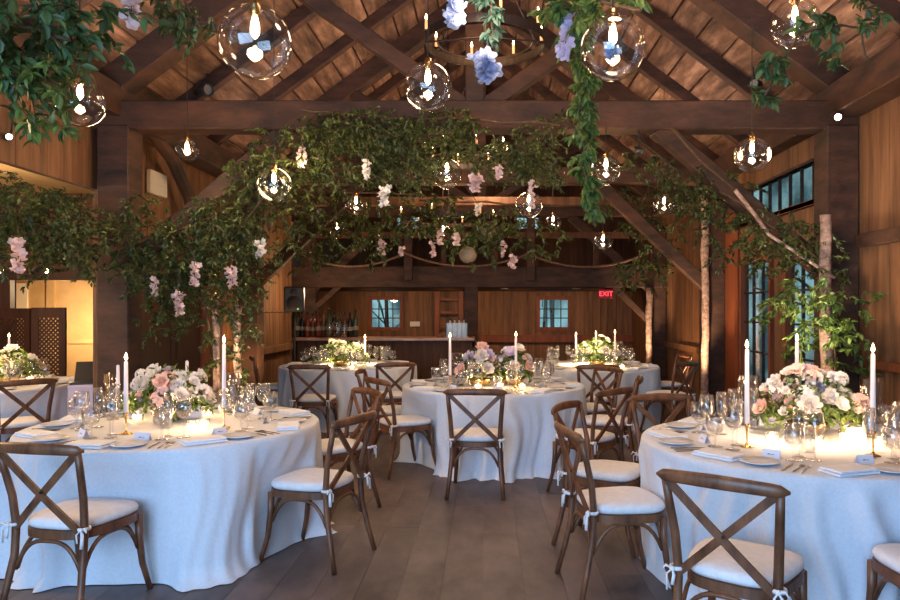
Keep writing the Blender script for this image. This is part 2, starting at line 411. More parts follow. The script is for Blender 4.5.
# loft
struct('loft_floor_slab', MB().box(-4.3, XR, 13.9, 17, 1.98, 2.2), M_LOFT)
struct('loft_beam', MB().box(-4.05, XR, 13.62, 13.88, 1.97, 2.38, b=.012), M_BEAM)
struct('beam_post', MB().box(-.46, -.20, 13.6, 13.88, 0, 1.98, b=.01), M_BEAM)
for x in (-1.54, .83):
    struct('loft_post', MB().box(x - .08, x + .08, 13.5, 13.62, 2.1, 3.4, b=.008), M_BEAM)
for x in (-.9, .15, 2.2): struct('loft_post', MB().box(x - .05, x + .05, 14.2, 14.3, 2.2, 3.6), M_LOFT)
struct('loft_beam', MB().bar((-4.2, 13.75, 3.0), (XR, 13.75, 3.0), .1, .12), M_LOFT)

# windows
def window(name, plane, c, a0, a1, z0, z1, nc, nr, fr=.06):
    """plane 'x' (right wall) or 'y' (back wall)"""
    w = thing(name, None, None); w['kind'] = 'structure'
    def B(mb, a, b, d0, d1, c0, c1):
        if plane == 'x': mb.box(c + d0, c + d1, a, b, c0, c1)
        else: mb.box(a, b, c + d0, c + d1, c0, c1)
    f = MB()
    B(f, a0 - fr, a0, -.05, .05, z0 - fr, z1 + fr); B(f, a1, a1 + fr, -.05, .05, z0 - fr, z1 + fr)
    B(f, a0, a1, -.05, .05, z1, z1 + fr); B(f, a0, a1, -.05, .05, z0 - fr, z0)
    put('frame', f.mesh('frame', M_TRIM), w)
    g = MB()
    for i in range(1, nc):
        a = a0 + (a1 - a0) * i / nc; B(g, a - .012, a + .012, -.005, .03, z0, z1)
    for i in range(1, nr):
        z = z0 + (z1 - z0) * i / nr; B(g, a0, a1, -.005, .03, z - .012, z + .012)
    put('sash_bars', g.mesh('sash_bars', M_IRON), w)
    p = MB(); B(p, a0, a1, .01, .014, z0, z1)
    put('glass_pane', p.mesh('glass_pane', M_PANE), w)
    return w
for i, (a0, a1, z0, z1) in enumerate(RW):
    window('window_%d' % (i + 1), 'x', XR, a0, a1, z0, z1, (3, 3, 9)[i], (4, 4, 1)[i])
for i, (a0, a1, z0, z1) in enumerate(BW):
    window('window_%d' % (i + 4), 'y', 17, a0, a1, z0, z1, (4, 4, 3, 3)[i], (3, 3, 3, 3)[i], .09 if i < 2 else .05)
# trees outside the windows
def tree(x, y, h, r, label):
    t = thing('tree', label, 'tree', (x, y, 0), 0, 'trees outside the windows')
    m = MB(); rr = random.Random(int(x * 31 + y * 7))
    top = Vector((rr.uniform(-.4, .4), rr.uniform(-.4, .4), h))
    m.tube([(0, 0, 0), tuple(top * .5 + Vector((.1, 0, 0))), tuple(top)], [r, r * .8, r * .5], 8)
    put('trunk', m.mesh('trunk', M_TWIG, True), t)
    b = MB()
    for k in range(7):
        z = h * rr.uniform(.15, .9); a = rr.uniform(0, 2 * PI); l = rr.uniform(.8, 1.6)
        p = top * (z / h)
        b.tube([tuple(p), (p.x + math.cos(a) * l * .5, p.y + math.sin(a) * l * .5, z + l * .4), (p.x + math.cos(a) * l, p.y + math.sin(a) * l, z + l * .6)], [r * .35, r * .22, .01], 5)
    put('branches', b.mesh('branches', M_TWIG, True), t)
tree(4.6, 8.2, 4.5, .07, 'thin dark tree outside the larger side window')
tree(5.4, 10.2, 5, .09, 'dark tree outside the right wall between its two tall windows')
tree(6.3, 12.6, 5, .12, 'thick dark trunk outside the farther tall side window')
tree(-2.7, 19, 4.5, .06, 'dark slim tree outside the small window above the bar')
tree(1.45, 18.6, 4.5, .05, 'slim dark trunk outside the small back window, left of its twin')
tree(1.8, 19.2, 4.5, .06, 'slim dark trunk outside the small back window, right of its twin')

# ------------------------------------------------------------------ tablecloths
def cloth(cx, cy, seed, chairs, rr=.95):
    rnd = random.Random(seed); nA, nZ = 240, 26
    waves = [(rnd.choice((9, 13, 17, 19, 23, 29, 31)), rnd.uniform(0, 6.28), rnd.uniform(.5, 1)) for _ in range(5)]
    mod = [(rnd.choice((2, 3, 4, 5)), rnd.uniform(0, 6.28)) for _ in range(3)]
    lim = []
    for (x, y, fx, fy) in chairs:
        px, py = x + fx * .235 - cx, y + fy * .235 - cy
        lim.append((math.atan2(py, px), math.hypot(px, py) - .012))
    vs = []; fs = []
    rings = [0.25 * rr, .5 * rr, .75 * rr, .93 * rr]
    vs.append((0, 0, .762))
    for r in rings:
        for j in range(nA):
            a = 2 * PI * j / nA; vs.append((r * math.cos(a), r * math.sin(a), .762))
    for i in range(nZ + 1):
        t = i / nZ
        for j in range(nA):
            a = 2 * PI * j / nA
            wob = .05 * math.sin(5 * t + 3 * a)
            f = 0
            for (n, p, w) in waves:
                q = .5 + .5 * math.sin(n * (a + wob) + p)
                f += w * (q ** 2.6 - .3) * (.65 + .35 * abs(math.sin(2.5 * a + p)))
            f *= .75
            m = .62 + .38 * math.sin(mod[0][0] * a + mod[0][1]) * math.sin(mod[1][0] * a + mod[1][1])
            amp = (.016 + .10 * t ** .75) * m
            z = .762 - .762 * max(0, t) ** 1.0
            if i == 0: z = .762
            r = rr + amp * f + .02 * t
            if t < .08: r = rr - .012 + .012 * t / .08; z = .762 - .03 * (t / .08) ** 2 - .0
            if t > .9:   # slight puddle on the floor
                q = (t - .9) / .1; r += .05 * q * (1 + .7 * f); z = max(.006, .0762 * (1 - q) ** 1.5)
            z = max(z, .006)
            for la, lr in lim:
                da = abs((a - la + PI) % (2 * PI) - PI)
                wgt = max(0, 1 - (da / .36) ** 4) if da < .36 else 0
                zt = 1 if z < .52 else max(0, 1 - (z - .52) / .2)
                if lr < r: r = r - (r - lr) * wgt * zt
            vs.append((r * math.cos(a), r * math.sin(a), z))
    for j in range(nA): fs.append((0, 1 + j, 1 + (j + 1) % nA))
    for i in range(len(rings) + nZ):
        o = 1 + i * nA
        for j in range(nA): fs.append((o + j, o + nA + j, o + nA + (j + 1) % nA, o + (j + 1) % nA))
    m = MB(); m.v = vs; m.f = fs
    return m.mesh('tablecloth', M_CLOTH, True)

# ------------------------------------------------------------------ chairs
def chair_meshes():
    D = {}
    for s, nm in ((-1, 'rl'), (1, 'rr')):
        D[nm] = MB().tube([(s * .232, -.295, 0), (s * .214, -.258, .15), (s * .198, -.222, .32), (s * .198, -.212, .47), (s * .206, -.228, .62), (s * .218, -.262, .76), (s * .226, -.288, .865)],
                          [.0155, .017, .0185, .019, .0185, .0175, .0165], 10, (1.05, .95), (0, 1, 0)).mesh('leg', M_CHAIR, True)
    for s, nm in ((-1, 'fl'), (1, 'fr')):
        D[nm] = MB().tube([(s * .215, .245, 0), (s * .20, .20, .16), (s * .195, .182, .30), (s * .195, .178, .43)], [.014, .017, .020, .021], 10, (1.05, .95), (0, 1, 0)).mesh('leg', M_CHAIR, True)
    # top rail, bowed backwards, ends rounded
    pts = []; rd = []
    for i in range(17):
        t = -1 + 2 * i / 16
        pts.append((t * .262, -.288 - .045 * (1 - t * t), .868 + .012 * (1 - t * t)))
        rd.append(.028 * (max(.05, 1 - abs(t) ** 14)) ** .5 * (1 - .12 * abs(t)))
    D['rail'] = MB().tube(pts, rd, 12, (.62, 1.05), (0, 0, 1)).mesh('top_rail', M_CHAIR, True)
    # crossed braces, flat bars
    def cross(s, off):
        m = MB(); P = []
        for i in range(9):
            t = i / 8
            P.append(Vector((s * (-.195 + .41 * t), -.222 - .062 * t * t - off - .022 * math.sin(PI * t), .455 + .40 * t)))
        for a, b in zip(P, P[1:]): pass
        d = (P[-1] - P[0]).normalized(); n = Vector((0, 1, 0)); sd = d.cross(n).normalized()
        vs = []; fs = []
        for p in P:
            for (a, b) in ((-1, -1), (1, -1), (1, 1), (-1, 1)): vs.append(p + sd * .017 * a + n * .0065 * b)
        for i in range(8):
            for j in range(4): fs.append((i * 4 + j, i * 4 + (j + 1) % 4, i * 4 + 4 + (j + 1) % 4, i * 4 + 4 + j))
        fs += [(0, 1, 2, 3), (35, 34, 33, 32)]
        m.add(vs, fs)
        return m.mesh('cross_brace', M_CHAIR)
    D['x1'] = cross(1, .0); D['x2'] = cross(-1, .014)
    D['pin'] = MB().lathe([(0, 0), (.007, .001), (.007, .005), (0, .006)], 8, Matrix.Translation((.01, -.278, .655)) @ Matrix.Rotation(PI / 2, 4, 'X')).mesh('rivet', M_IRON)
    def outline(k, n=40):
        o = []
        for i in range(n):
            a = 2 * PI * i / n; c, s_ = math.cos(a), math.sin(a)
            ex = 2 / 3.4
            x = math.copysign(abs(c) ** ex, c); y = math.copysign(abs(s_) ** ex, s_)
            wd = .215 + .022 * y
            o.append((x * wd * k, (y * .222 - .0) * k))
        return o
    m = MB(); n = 40
    levels = [(.95, .405), (1.0, .408), (1.0, .45), (.95, .452)]
    vs = []; fs = []
    for k, z in levels: vs += [(x, y, z) for x, y in outline(k)]
    for i in range(3):
        for j in range(n): fs.append((i * n + j, i * n + (j + 1) % n, i * n + n + (j + 1) % n, i * n + n + j))
    fs += [tuple(range(n))[::-1], tuple(3 * n + j for j in range(n))]
    m.add(vs, fs); D['frame'] = m.mesh('seat_frame', M_CHAIR)
    levels = [(.86, .452), (.96, .456), (1.0, .470), (1.0, .482), (.965, .497), (.80, .506), (.5, .510), (.2, .511)]
    m = MB(); vs = []; fs = []
    for k, z in levels: vs += [(x, y, z) for x, y in outline(k)]
    for i in range(len(levels) - 1):
        for j in range(n): fs.append((i * n + j, i * n + (j + 1) % n, i * n + n + (j + 1) % n, i * n + n + j))
    fs += [tuple(range(n))[::-1], tuple((len(levels) - 1) * n + j for j in range(n))]
    m.add(vs, fs); D['cushion'] = m.mesh('cushion', M_CUSH, True)
    # bent arches under the seat
    def arch(a, b, drop=.15, top=.40):
        a = Vector(a); b = Vector(b); P = []
        for i in range(17):
            t = i / 16; q = 1 - abs(2 * t - 1) ** 3.2
            p = a.lerp(b, t); P.append((p.x, p.y, top - drop * (1 - q)))
        return MB().tube(P, .0105, 8).mesh('bent_brace', M_CHAIR, True)
    D['a1'] = arch((-.19, -.222, 0), (.19, -.222, 0)); D['a2'] = arch((-.188, .178, 0), (.188, .178, 0))
    D['a3'] = arch((-.19, -.215, 0), (-.19, .175, 0)); D['a4'] = arch((.19, -.215, 0), (.19, .175, 0))
    for s, nm in ((-1, 't1'), (1, 't2')):
        c = Vector((s * .203, -.22, .475)); m = MB()
        ring = [c + Vector((math.cos(a) * .026, math.sin(a) * .026, 0)) for a in [2 * PI * i / 10 for i in range(11)]]
        m.tube(ring, .007, 6, (1, 1.3))
        kn = c + Vector((s * .006, -.03, 0))
        m.lathe([(0, -.012), (.011, -.006), (.013, 0), (.011, .006), (0, .012)], 8, Matrix.Translation(kn))
        m.tube([kn, kn + Vector((s * .02, -.012, -.02)), kn + Vector((s * .018, -.014, -.085))], [.004, .008, .009], 6, (1, .5))
        m.tube([kn, kn + Vector((s * .028, -.005, .012)), kn + Vector((s * .04, -.008, -.008))], [.004, .009, .004], 6, (1, .6))
        m.tube([kn, kn + Vector((-s * .012, -.014, -.02)), kn + Vector((-s * .006, -.016, -.06))], [.004, .007, .008], 6, (1, .5))
        D[nm] = m.mesh('tie', M_CUSH, True)
    return D
CH = chair_meshes()
def chair(x, y, fx, fy, label, group):
    l = math.hypot(fx, fy); rz = math.atan2(fy, fx) - PI / 2
    t = thing('cross_back_chair', label, 'chair', (x, y, .0015), rz, group)
    for k in ('rl', 'rr', 'fl', 'fr'): put('leg', CH[k], t)
    put('top_rail', CH['rail'], t)
    c = put('cross_brace', CH['x1'], t); c2 = put('cross_brace', CH['x2'], t); put('rivet', CH['pin'], c2)
    put('seat_frame', CH['frame'], t)
    for k in ('a1', 'a2', 'a3', 'a4'): put('bent_brace', CH[k], t)
    cu = put('cushion', CH['cushion'], t)
    put('tie', CH['t1'], cu); put('tie', CH['t2'], cu)
    return t
CHAIRS = {
 'front left': [
  (-2.13, 3.68, .20, .98, 'brown cross-back chair in front of the front left table, its back to the viewer'),
  (-1.09, 4.40, -.936, .35, 'brown cross-back chair standing in the aisle side of the front left table'),
  (-1.22, 5.48, -.80, -.6, 'brown cross-back chair behind the front left table, its rear right corner'),
 ],
 'front right': [
  (1.08, 2.97, .6, .8, 'large light brown cross-back chair nearest the viewer at the front right table'),
  (.735, 3.93, .985, .17, 'brown cross-back chair in side view at the aisle side of the front right table'),
  (.80, 4.66, .87, -.49, 'brown cross-back chair directly behind the side view one, front right table'),
  (1.36, 5.0, .2, -.98, 'brown cross-back chair facing the viewer behind the glasses of the front right table'),
  (2.06, 5.16, -.05, -1, 'brown cross-back chair behind the flowers of the front right table'),
  (1.90, 2.93, .02, 1, 'chair cut by the right edge of the photo, only its white cushion corner showing'),
 ],
 'middle': [
  (-.09, 5.98, .05, 1, 'dark brown cross-back chair in front of the middle table, alone facing it squarely'),
  (-.80, 6.72, .81, .58, 'cross-back chair at the near left of the middle table, white cushion turned sideways'),
  (-1.05, 7.42, 1, .0, 'cross-back chair on the far left side of the middle table'),
  (.83, 5.92, -.7, .71, 'dark cross-back chair pulled out from the near right of the middle table'),
  (1.14, 6.74, -.98, .2, 'cross-back chair seen edge-on at the right side of the middle table'),
  (1.08, 7.62, -.86, -.5, 'cross-back chair on the far right side of the middle table'),
 ],
 'bar side': [
  (-2.07, 8.42, .03, 1, 'dark cross-back chair in front of the bar side table, at its left'),
  (-1.22, 8.74, -.35, .93, 'dark cross-back chair in front of the bar side table, at its right'),
  (-2.95, 9.72, .93, .3, 'cross-back chair at the left wall side of the bar side table'),
  (-.78, 10.1, -1, -.2, 'cross-back chair at the aisle side of the bar side table'),
 ],
 'rear right': [
  (1.28, 8.42, .02, 1, 'dark cross-back chair in front of the rear right table'),
  (2.25, 8.82, -.66, .75, 'cross-back chair by the birch pole, corner of the rear right table'),
  (2.52, 10.0, -1, -.15, 'cross-back chair between the rear right table and the wall'),
 ],
 'side room': [
  (-4.46, 6.62, -.75, .65, 'dark cross-back chair at the side room table, left of the front timber post'),
  (-4.30, 7.62, -.95, -.3, 'cross-back chair with white cushion behind the other one at the side room table'),
 ]}
CHAIRS['rear right'].append((.35, 9.35, .9, .3, 'cross-back chair at the aisle side of the rear right table, behind glasses'))
WHERE = {'front left': 'front left table', 'front right': 'front right table', 'middle': 'middle table', 'bar side': 'table nearest the bar', 'rear right': 'rear right table', 'side room': 'side room table'}
for i, (k, (x, y)) in enumerate(TABLES.items()):
    c = put('tablecloth', cloth(x, y, 40 + i, [(a, b, p, q) for a, b, p, q, _ in CHAIRS[k]]), None, (x, y, 0), (0, 0, 0))
    tag(c, {'front left': 'pale blue-white floor-length cloth on the round front left table',
            'front right': 'pale floor-length cloth on the brightly lit round front right table',
            'middle': 'pale floor-length cloth on the round table in the middle of the barn',
            'bar side': 'pale floor-length cloth on the round table nearest the bar',
            'rear right': 'pale floor-length cloth on the rear right round table by the wall',
            'side room': 'warm lit pale cloth on the round table in the side room'}[k], 'tablecloth', 'round table cloths')
    for a, b, p, q, lab in CHAIRS[k]: chair(a, b, p, q, lab, 'cross-back chairs around the tables')

# ------------------------------------------------------------------ tableware
def glass_prof(kind):
    if kind == 'wine': return [(.0, .0), (.034, .001), (.033, .004), (.006, .008), (.004, .02), (.004, .09), (.010, .098), (.030, .115), (.041, .140), (.041, .165), (.034, .215), (.0325, .215), (.039, .165), (.039, .142), (.028, .118), (.0, .104)]
    if kind == 'goblet': return [(.0, .0), (.036, .001), (.035, .004), (.007, .009), (.006, .02), (.006, .055), (.014, .064), (.036, .080), (.044, .105), (.044, .125), (.038, .165), (.0365, .165), (.042, .125), (.042, .106), (.034, .083), (.0, .070)]
    return [(.0, .0), (.030, .001), (.029, .004), (.005, .008), (.004, .02), (.004, .08), (.010, .09), (.024, .12), (.027, .16), (.024, .225), (.0228, .225), (.0255, .16), (.022, .122), (.0, .095)]
GM = {k: MB().lathe(glass_prof(k), 18).mesh(n, M_GLASS, True) for k, n in (('wine', 'wine_glass'), ('goblet', 'water_goblet'), ('flute', 'champagne_flute'))}
PLATE = MB().lathe([(0, .002), (.055, .002), (.062, .001), (.095, .014), (.10, .016), (.098, .019), (.062, .006), (.0, .006)], 32).mesh('side_plate', M_PORC, True)
def napkin_mesh():
    m = MB(); nx, ny = 10, 6; vs = []; fs = []
    rn = random.Random(5)
    for lay, (sx, sy, z) in enumerate(((.085, .05, .001), (.08, .047, .010))):
        m.box(-sx, sx, -sy, sy, z, z + .008, Matrix.Rotation(.05 * lay, 4, 'Z'), b=.003)
    return m.mesh('folded_napkin', M_NAPKIN)
NAP = napkin_mesh()
KNIFE = MB().box(-.006, .006, -.10, .0, .001, .006, b=.002).prism([(-.007, 0), (.007, 0), (.008, .06), (.003, .10), (-.005, .085)], .001, .003).mesh('knife', M_SILVER)
FORK = MB().box(-.004, .004, -.10, .035, .001, .005, b=.0015).prism([(-.004, .03), (.004, .03), (.011, .05), (.011, .062), (-.011, .062), (-.011, .05)], .001, .004)
for i in range(4): FORK.box(-.011 + i * .0065, -.0085 + i * .0065, .06, .095, .001, .004)
FORK = FORK.mesh('fork', M_SILVER)
CARD = MB().add([(-.045, -.02, 0), (.045, -.02, 0), (.045, 0, .045), (-.045, 0, .045), (.045, .02, 0), (-.045, .02, 0)], [(0, 1, 2, 3), (3, 2, 4, 5)])
CARD.add([(-.044, -.0185, 0), (.044, -.0185, 0), (.044, 0, .0435), (-.044, 0, .0435), (.044, .0185, 0), (-.044, .0185, 0)], [(3, 2, 1, 0), (5, 4, 2, 3)])
CARD = CARD.mesh('place_card', M_CARD)
INK = MB().box(-.018, -.004, -.0115, -.0105, .018, .0235).box(-.001, .016, -.0115, -.0105, .018, .0215).mesh('ink_name', M_BLACK)
DIRS = ['front', 'front-right', 'right', 'rear-right', 'rear', 'rear-left', 'left', 'front-left']
ZT = .763
for tk, (cx, cy) in TABLES.items():
    T = WHERE[tk]; rnd = random.Random(hash(tk) % 7 if False else len(tk) * 3)
    near = tk in ('front left', 'front right', 'middle')
    for k, dname in enumerate(DIRS):
        a = -PI / 2 + k * PI / 4 + .12
        o = Vector((math.cos(a), math.sin(a), 0)); sd = Vector((-o.y, o.x, 0))
        def P(r, s): p = Vector((cx, cy, ZT)) + o * r + sd * s; return p
        rz = a + PI / 2
        G = 'place settings on the ' + T
        j = lambda q: rnd.uniform(-q, q)
        tag(put('side_plate', PLATE, None, P(.78 + j(.01), -.02)), 'small white plate at the %s place of the %s' % (dname, T), 'plate', 'plates on the ' + T)
        tag(put('folded_napkin', NAP, None, P(.77 + j(.02), -.24), (0, 0, rz + j(.3)), 1.45), 'folded white napkin at the %s place of the %s' % (dname, T), 'napkin', 'napkins on the ' + T)
        if near:
            tag(put('knife', KNIFE, None, P(.77, .115), (0, 0, rz)), 'table knife at the %s place of the %s' % (dname, T), 'knife', 'knives on the ' + T)
            tag(put('fork', FORK, None, P(.77, .145 + .02), (0, 0, rz)), 'fork, inner of two, at the %s place of the %s' % (dname, T), 'fork', 'forks on the ' + T)
            tag(put('fork', FORK, None, P(.775, .20), (0, 0, rz + .05)), 'fork, outer of two, at the %s place of the %s' % (dname, T), 'fork', 'forks on the ' + T)
            c = tag(put('place_card', CARD, None, P(.60, -.02 + j(.03)), (0, 0, rz + j(.2))), 'tented lavender place card at the %s place of the %s' % (dname, T), 'card', 'place cards on the ' + T)
            put('ink_name', INK, c)
        for kd, nm, r, s in (('goblet', 'water_goblet', .60, .10), ('wine', 'wine_glass', .53, .19), ('flute', 'champagne_flute', .47, .08)):
            lab = {'goblet': 'clear stemmed water goblet', 'wine': 'tall clear wine glass', 'flute': 'slim clear champagne flute'}[kd]
            tag(put(nm, GM[kd], None, P(r + j(.015), s + j(.015)), (0, 0, 0), 1.18), '%s at the %s place of the %s' % (lab, dname, T), 'glass', {'goblet': 'water goblets', 'wine': 'wine glasses', 'flute': 'champagne flutes'}[kd] + ' on the ' + T)

# candles
def flame_mesh(s=1): return MB().lathe([(0, 0), (.005 * s, .006 * s), (.0075 * s, .014 * s), (.005 * s, .026 * s), (0, .042 * s)], 10).mesh('flame', M_FLAME, True)
FL = flame_mesh()
HOLD = MB().lathe([(0, 0), (.040, .001), (.040, .004), (.012, .012), (.006, .025), (.005, .09), (.008, .10), (.006, .108), (.014, .118), (.016, .135), (.013, .137), (.0, .125)], 18).mesh('holder', M_BRASS, True)
def taper(loc, h, label, lit=True, e=2.2):
    t = thing('taper_candle', label, 'candle', loc, 0, 'taper candles on the tables')
    put('candle_holder', HOLD, t)
    put('wax_taper', MB().lathe([(.0145, .125), (.0145, .13), (.011, h - .006), (.005, h)], 12, cap=True).mesh('wax_taper', M_WAX, True), t)
    if lit:
        put('flame', FL, t, (0, 0, h + .003), (0, 0, 0), (1.3, 1.3, 1.25))
        l = light('POINT', 'candle_glow', (0, 0, h + .05), e * .6, WARM, .02); l.parent = t
    else:
        put('wick', MB().tube([(0, 0, h), (.001, 0, h + .012)], .001, 5).mesh('wick', M_BLACK), t)
def px_table(u, v): Y = (H - ZT) * F / (v - CY); return ((u - CX) * Y / F, Y, ZT)
taper(px_table(126, 434), .46, 'lit white taper in brass holder at the left front of the front left table')
taper(px_table(224, 428), .56, 'lit tall taper in brass holder right of the flowers on the front left table')
taper(px_table(187, 414), .40, 'unlit pink taper behind the flowers of the front left table', False)
taper(px_table(118, 412), .36, 'unlit taper left behind the lit one on the front left table', False)
taper(px_table(747, 447), .56, 'lit tall white taper left of the flowers on the front right table')
taper(px_table(873, 456), .55, 'lit tall white taper right of the flowers on the front right table')
taper(px_table(797, 428), .57, 'lit taper behind the flowers of the front right table')
taper(px_table(450, 389), .50, 'lit white taper at the left of the middle table')
taper(px_table(516, 388), .51, 'lit white taper right of the flowers on the middle table')
taper(px_table(365, 366), .38, 'lit taper right of the flowers on the table nearest the bar')
taper(px_table(576, 366.5), .42, 'lit taper left of the flowers on the rear right table')
taper(px_table(596, 364), .42, 'lit taper behind the flowers of the rear right table')
taper(px_table(615, 367), .45, 'lit taper right of the flowers on the rear right table')
taper(px_table(9, 378), .46, 'lit taper among the flowers of the side room table')
VOT = MB().lathe([(0, 0), (.028, .001), (.036, .02), (.036, .062), (.034, .062), (.034, .02), (.026, .004), (0, .004)], 18).mesh('glass_cup', M_GLASS, True)
VW = MB().lathe([(.0, .005), (.026, .006), (.032, .02), (.032, .036), (0, .036)], 16).mesh('wax', M_WAXGLOW, True)
def votive(loc, label, e=2.5):
    t = thing('votive_candle', label, 'candle', loc, 0, 'votive candles on the tables')
    put('glass_cup', VOT, t); put('wax', VW, t)
    l = light('POINT', 'votive_glow', (0, 0, .085), e * .5, WARM, .025); l.parent = t
for u, v, lab in ((192, 430, 'glowing votive before the flowers of the front left table, left of a pair'), (204, 428, 'glowing votive before the flowers of the front left table, right of a pair'),
                  (137, 420, 'amber glowing votive at the left of the front left table'), (207, 416, 'glowing votive right behind the card on the front left table'),
                  (772, 442, 'bright votive at the left foot of the front right flowers'), (845, 440, 'bright votive at the right foot of the front right flowers'), (880, 447, 'bright votive at the right end of the front right table'),
                  (818, 447, 'bright votive in front of the front right flowers'),
                  (478, 388.5, 'glowing votive before the flowers of the middle table'), (522, 388.5, 'glowing votive right of the flowers on the middle table'), (500, 387, 'glowing votive between the candles of the middle table'),
                  (330, 368, 'glowing votive left on the table nearest the bar'), (352, 369, 'glowing votive right on the table nearest the bar'),
                  (585, 369, 'glowing votive left on the rear right table'), (622, 368.5, 'glowing votive right on the rear right table'), (30, 380, 'glowing votive on the side room table')):
    votive(px_table(u, v), lab)
HUR = MB().lathe([(0, 0), (.07, .001), (.072, .004), (.072, .33), (.069, .33), (.069, .006), (0, .006)], 26).mesh('glass_cylinder', M_THICK, True)
for u, v, s, lab in ((233, 412, .9, 'tall clear glass cylinder behind the right taper of the front left table'), (112, 409, .85, 'tall clear glass cylinder at the left rear of the front left table'),
                  (749, 424, 1, 'tall clear glass cylinder left of the front right flowers'), (872, 429, 1, 'tall clear glass cylinder right of the front right flowers'),
                  (457, 385, 1, 'tall clear glass cylinder left on the middle table'), (515, 383, 1, 'tall clear glass cylinder right on the middle table'),
                  (618, 365, 1, 'tall clear glass cylinder on the rear right table'), (362, 364, 1, 'tall clear glass cylinder on the table nearest the bar')):
    tag(put('glass_cylinder', HUR, None, px_table(u, v), (0, 0, 0), s), lab, 'vase', 'glass cylinders on the tables')
BOWLV = MB().lathe([(0, 0), (.035, .001), (.045, .02), (.052, .09), (.050, .16), (.056, .18), (.054, .18), (.048, .16), (.050, .09), (.043, .02), (0, .006)], 22).mesh('cut_glass_vase', M_GLASS, True)
for u, v, lab in ((166, 428, 'cut glass vase in front of the flowers on the front left table'), (808, 452, 'cut glass vase in front of the flowers on the front right table'), (498, 390, 'cut glass vase in front of the flowers on the middle table')):
    tag(put('cut_glass_vase', BOWLV, None, px_table(u, v), (0, 0, 0), .8), lab, 'vase', 'cut glass vases')
# number card with frame
for u, v, lab in ((193, 418, 'white table card in front of the flowers, front left table'), (857, 442, 'white table card right of the flowers, front right table')):
    tag(put('table_card', MB().box(-.06, .06, -.006, .006, 0, .085, b=.002).mesh('table_card', M_CARD), None, px_table(u, v), (-.12, 0, .1)), lab, 'card', 'table cards')

# ------------------------------------------------------------------ flowers
def petal(m, mat4, L, W, cup, n=4):
    vs = []; fs = []
    for i in range(n + 1):
        t = i / n; wd = W * math.sin(PI * (.12 + .80 * t)) ** .7
        for q in (-1, 0, 1):
            vs.append((q * wd, L * t, cup * (t * t) * 1.0 + abs(q) * cup * .35 * t))
    for i in range(n):
        for q in range(2): fs.append((i * 3 + q, i * 3 + q + 1, i * 3 + q + 4, i * 3 + q + 3))
    m.add(vs, fs, mat4)
def bloom(mat, kind, seed):
    rn = random.Random(seed); m = MB()
    if kind == 'rose':
        for ring, (n, tilt, L, W, cup) in enumerate(((5, 82, .028, .012, .004), (6, 66, .034, .016, .008), (7, 45, .042, .020, .012), (8, 22, .050, .023, .012))):
            for k in range(n):
                a = 2 * PI * k / n + ring * .5 + rn.uniform(-.15, .15)
                petal(m, Matrix.Rotation(a, 4, 'Z') @ Matrix.Translation((0, .004 + .003 * ring, .01 - .002 * ring)) @ Matrix.Rotation(math.radians(tilt + rn.uniform(-8, 8)), 4, 'X'), L, W, cup)
    elif kind == 'open':
        for ring, (n, tilt, L, W) in enumerate(((6, 34, .040, .020), (7, 12, .050, .022))):
            for k in range(n):
                a = 2 * PI * k / n + ring * .5
                petal(m, Matrix.Rotation(a, 4, 'Z') @ Matrix.Translation((0, .004, .004 - .003 * ring)) @ Matrix.Rotation(math.radians(tilt + rn.uniform(-6, 6)), 4, 'X'), L, W, .006)
        m.lathe([(0, .010), (.006, .009), (.008, .004), (.006, 0)], 8)
    else:  # cluster of florets
        for k in range(26):
            th = math.acos(1 - 1.4 * rn.random()); ph = rn.uniform(0, 2 * PI)
            n = Vector((math.sin(th) * math.cos(ph), math.sin(th) * math.sin(ph), math.cos(th)))
            q = Matrix.Translation(n * .042) @ n.to_track_quat('Z', 'Y').to_matrix().to_4x4()
            for j in range(4): petal(m, q @ Matrix.Rotation(j * PI / 2 + ph, 4, 'Z') @ Matrix.Rotation(.3, 4, 'X'), .018, .009, .002, 2)
    return m.mesh('bloom', mat, True)
BL = {}
for nm, mt in (('white', M_WHITEF), ('blush', M_BLUSH), ('lilac', M_LILAC), ('blue', M_BLUEF), ('pink', M_PINKF)):
    for kd in ('rose', 'open', 'cluster'): BL[nm, kd] = bloom(mt, kd, len(nm) + len(kd))
def leaf(m, M4, L, W, rn):
    f = L * .12; dr = -L * rn.uniform(.02, .28)
    vs = [(0, 0, 0), (W, L * .35, f), (W * .75, L * .7, f + dr * .5), (0, L, dr), (-W * .75, L * .7, f + dr * .5), (-W, L * .35, f), (0, L * .5, dr * .25)]
    m.add(vs, [(0, 1, 6), (1, 2, 6), (2, 3, 6), (3, 4, 6), (4, 5, 6), (5, 0, 6)], M4)
def rmat(rn, p, droop=.5):
    d = Vector((rn.gauss(0, 1), rn.gauss(0, 1), rn.gauss(0, 1) - droop * 1.2)).normalized()
    q = d.to_track_quat('Y', 'Z'); M4 = q.to_matrix().to_4x4() @ Matrix.Rotation(rn.uniform(-1.2, 1.2), 4, 'Y'); M4.translation = p
    return M4
BOWL = MB().lathe([(0, 0), (.05, .001), (.10, .03), (.125, .075), (.122, .078), (.096, .036), (0, .02)], 24).mesh('bowl', M_BRASS, True)
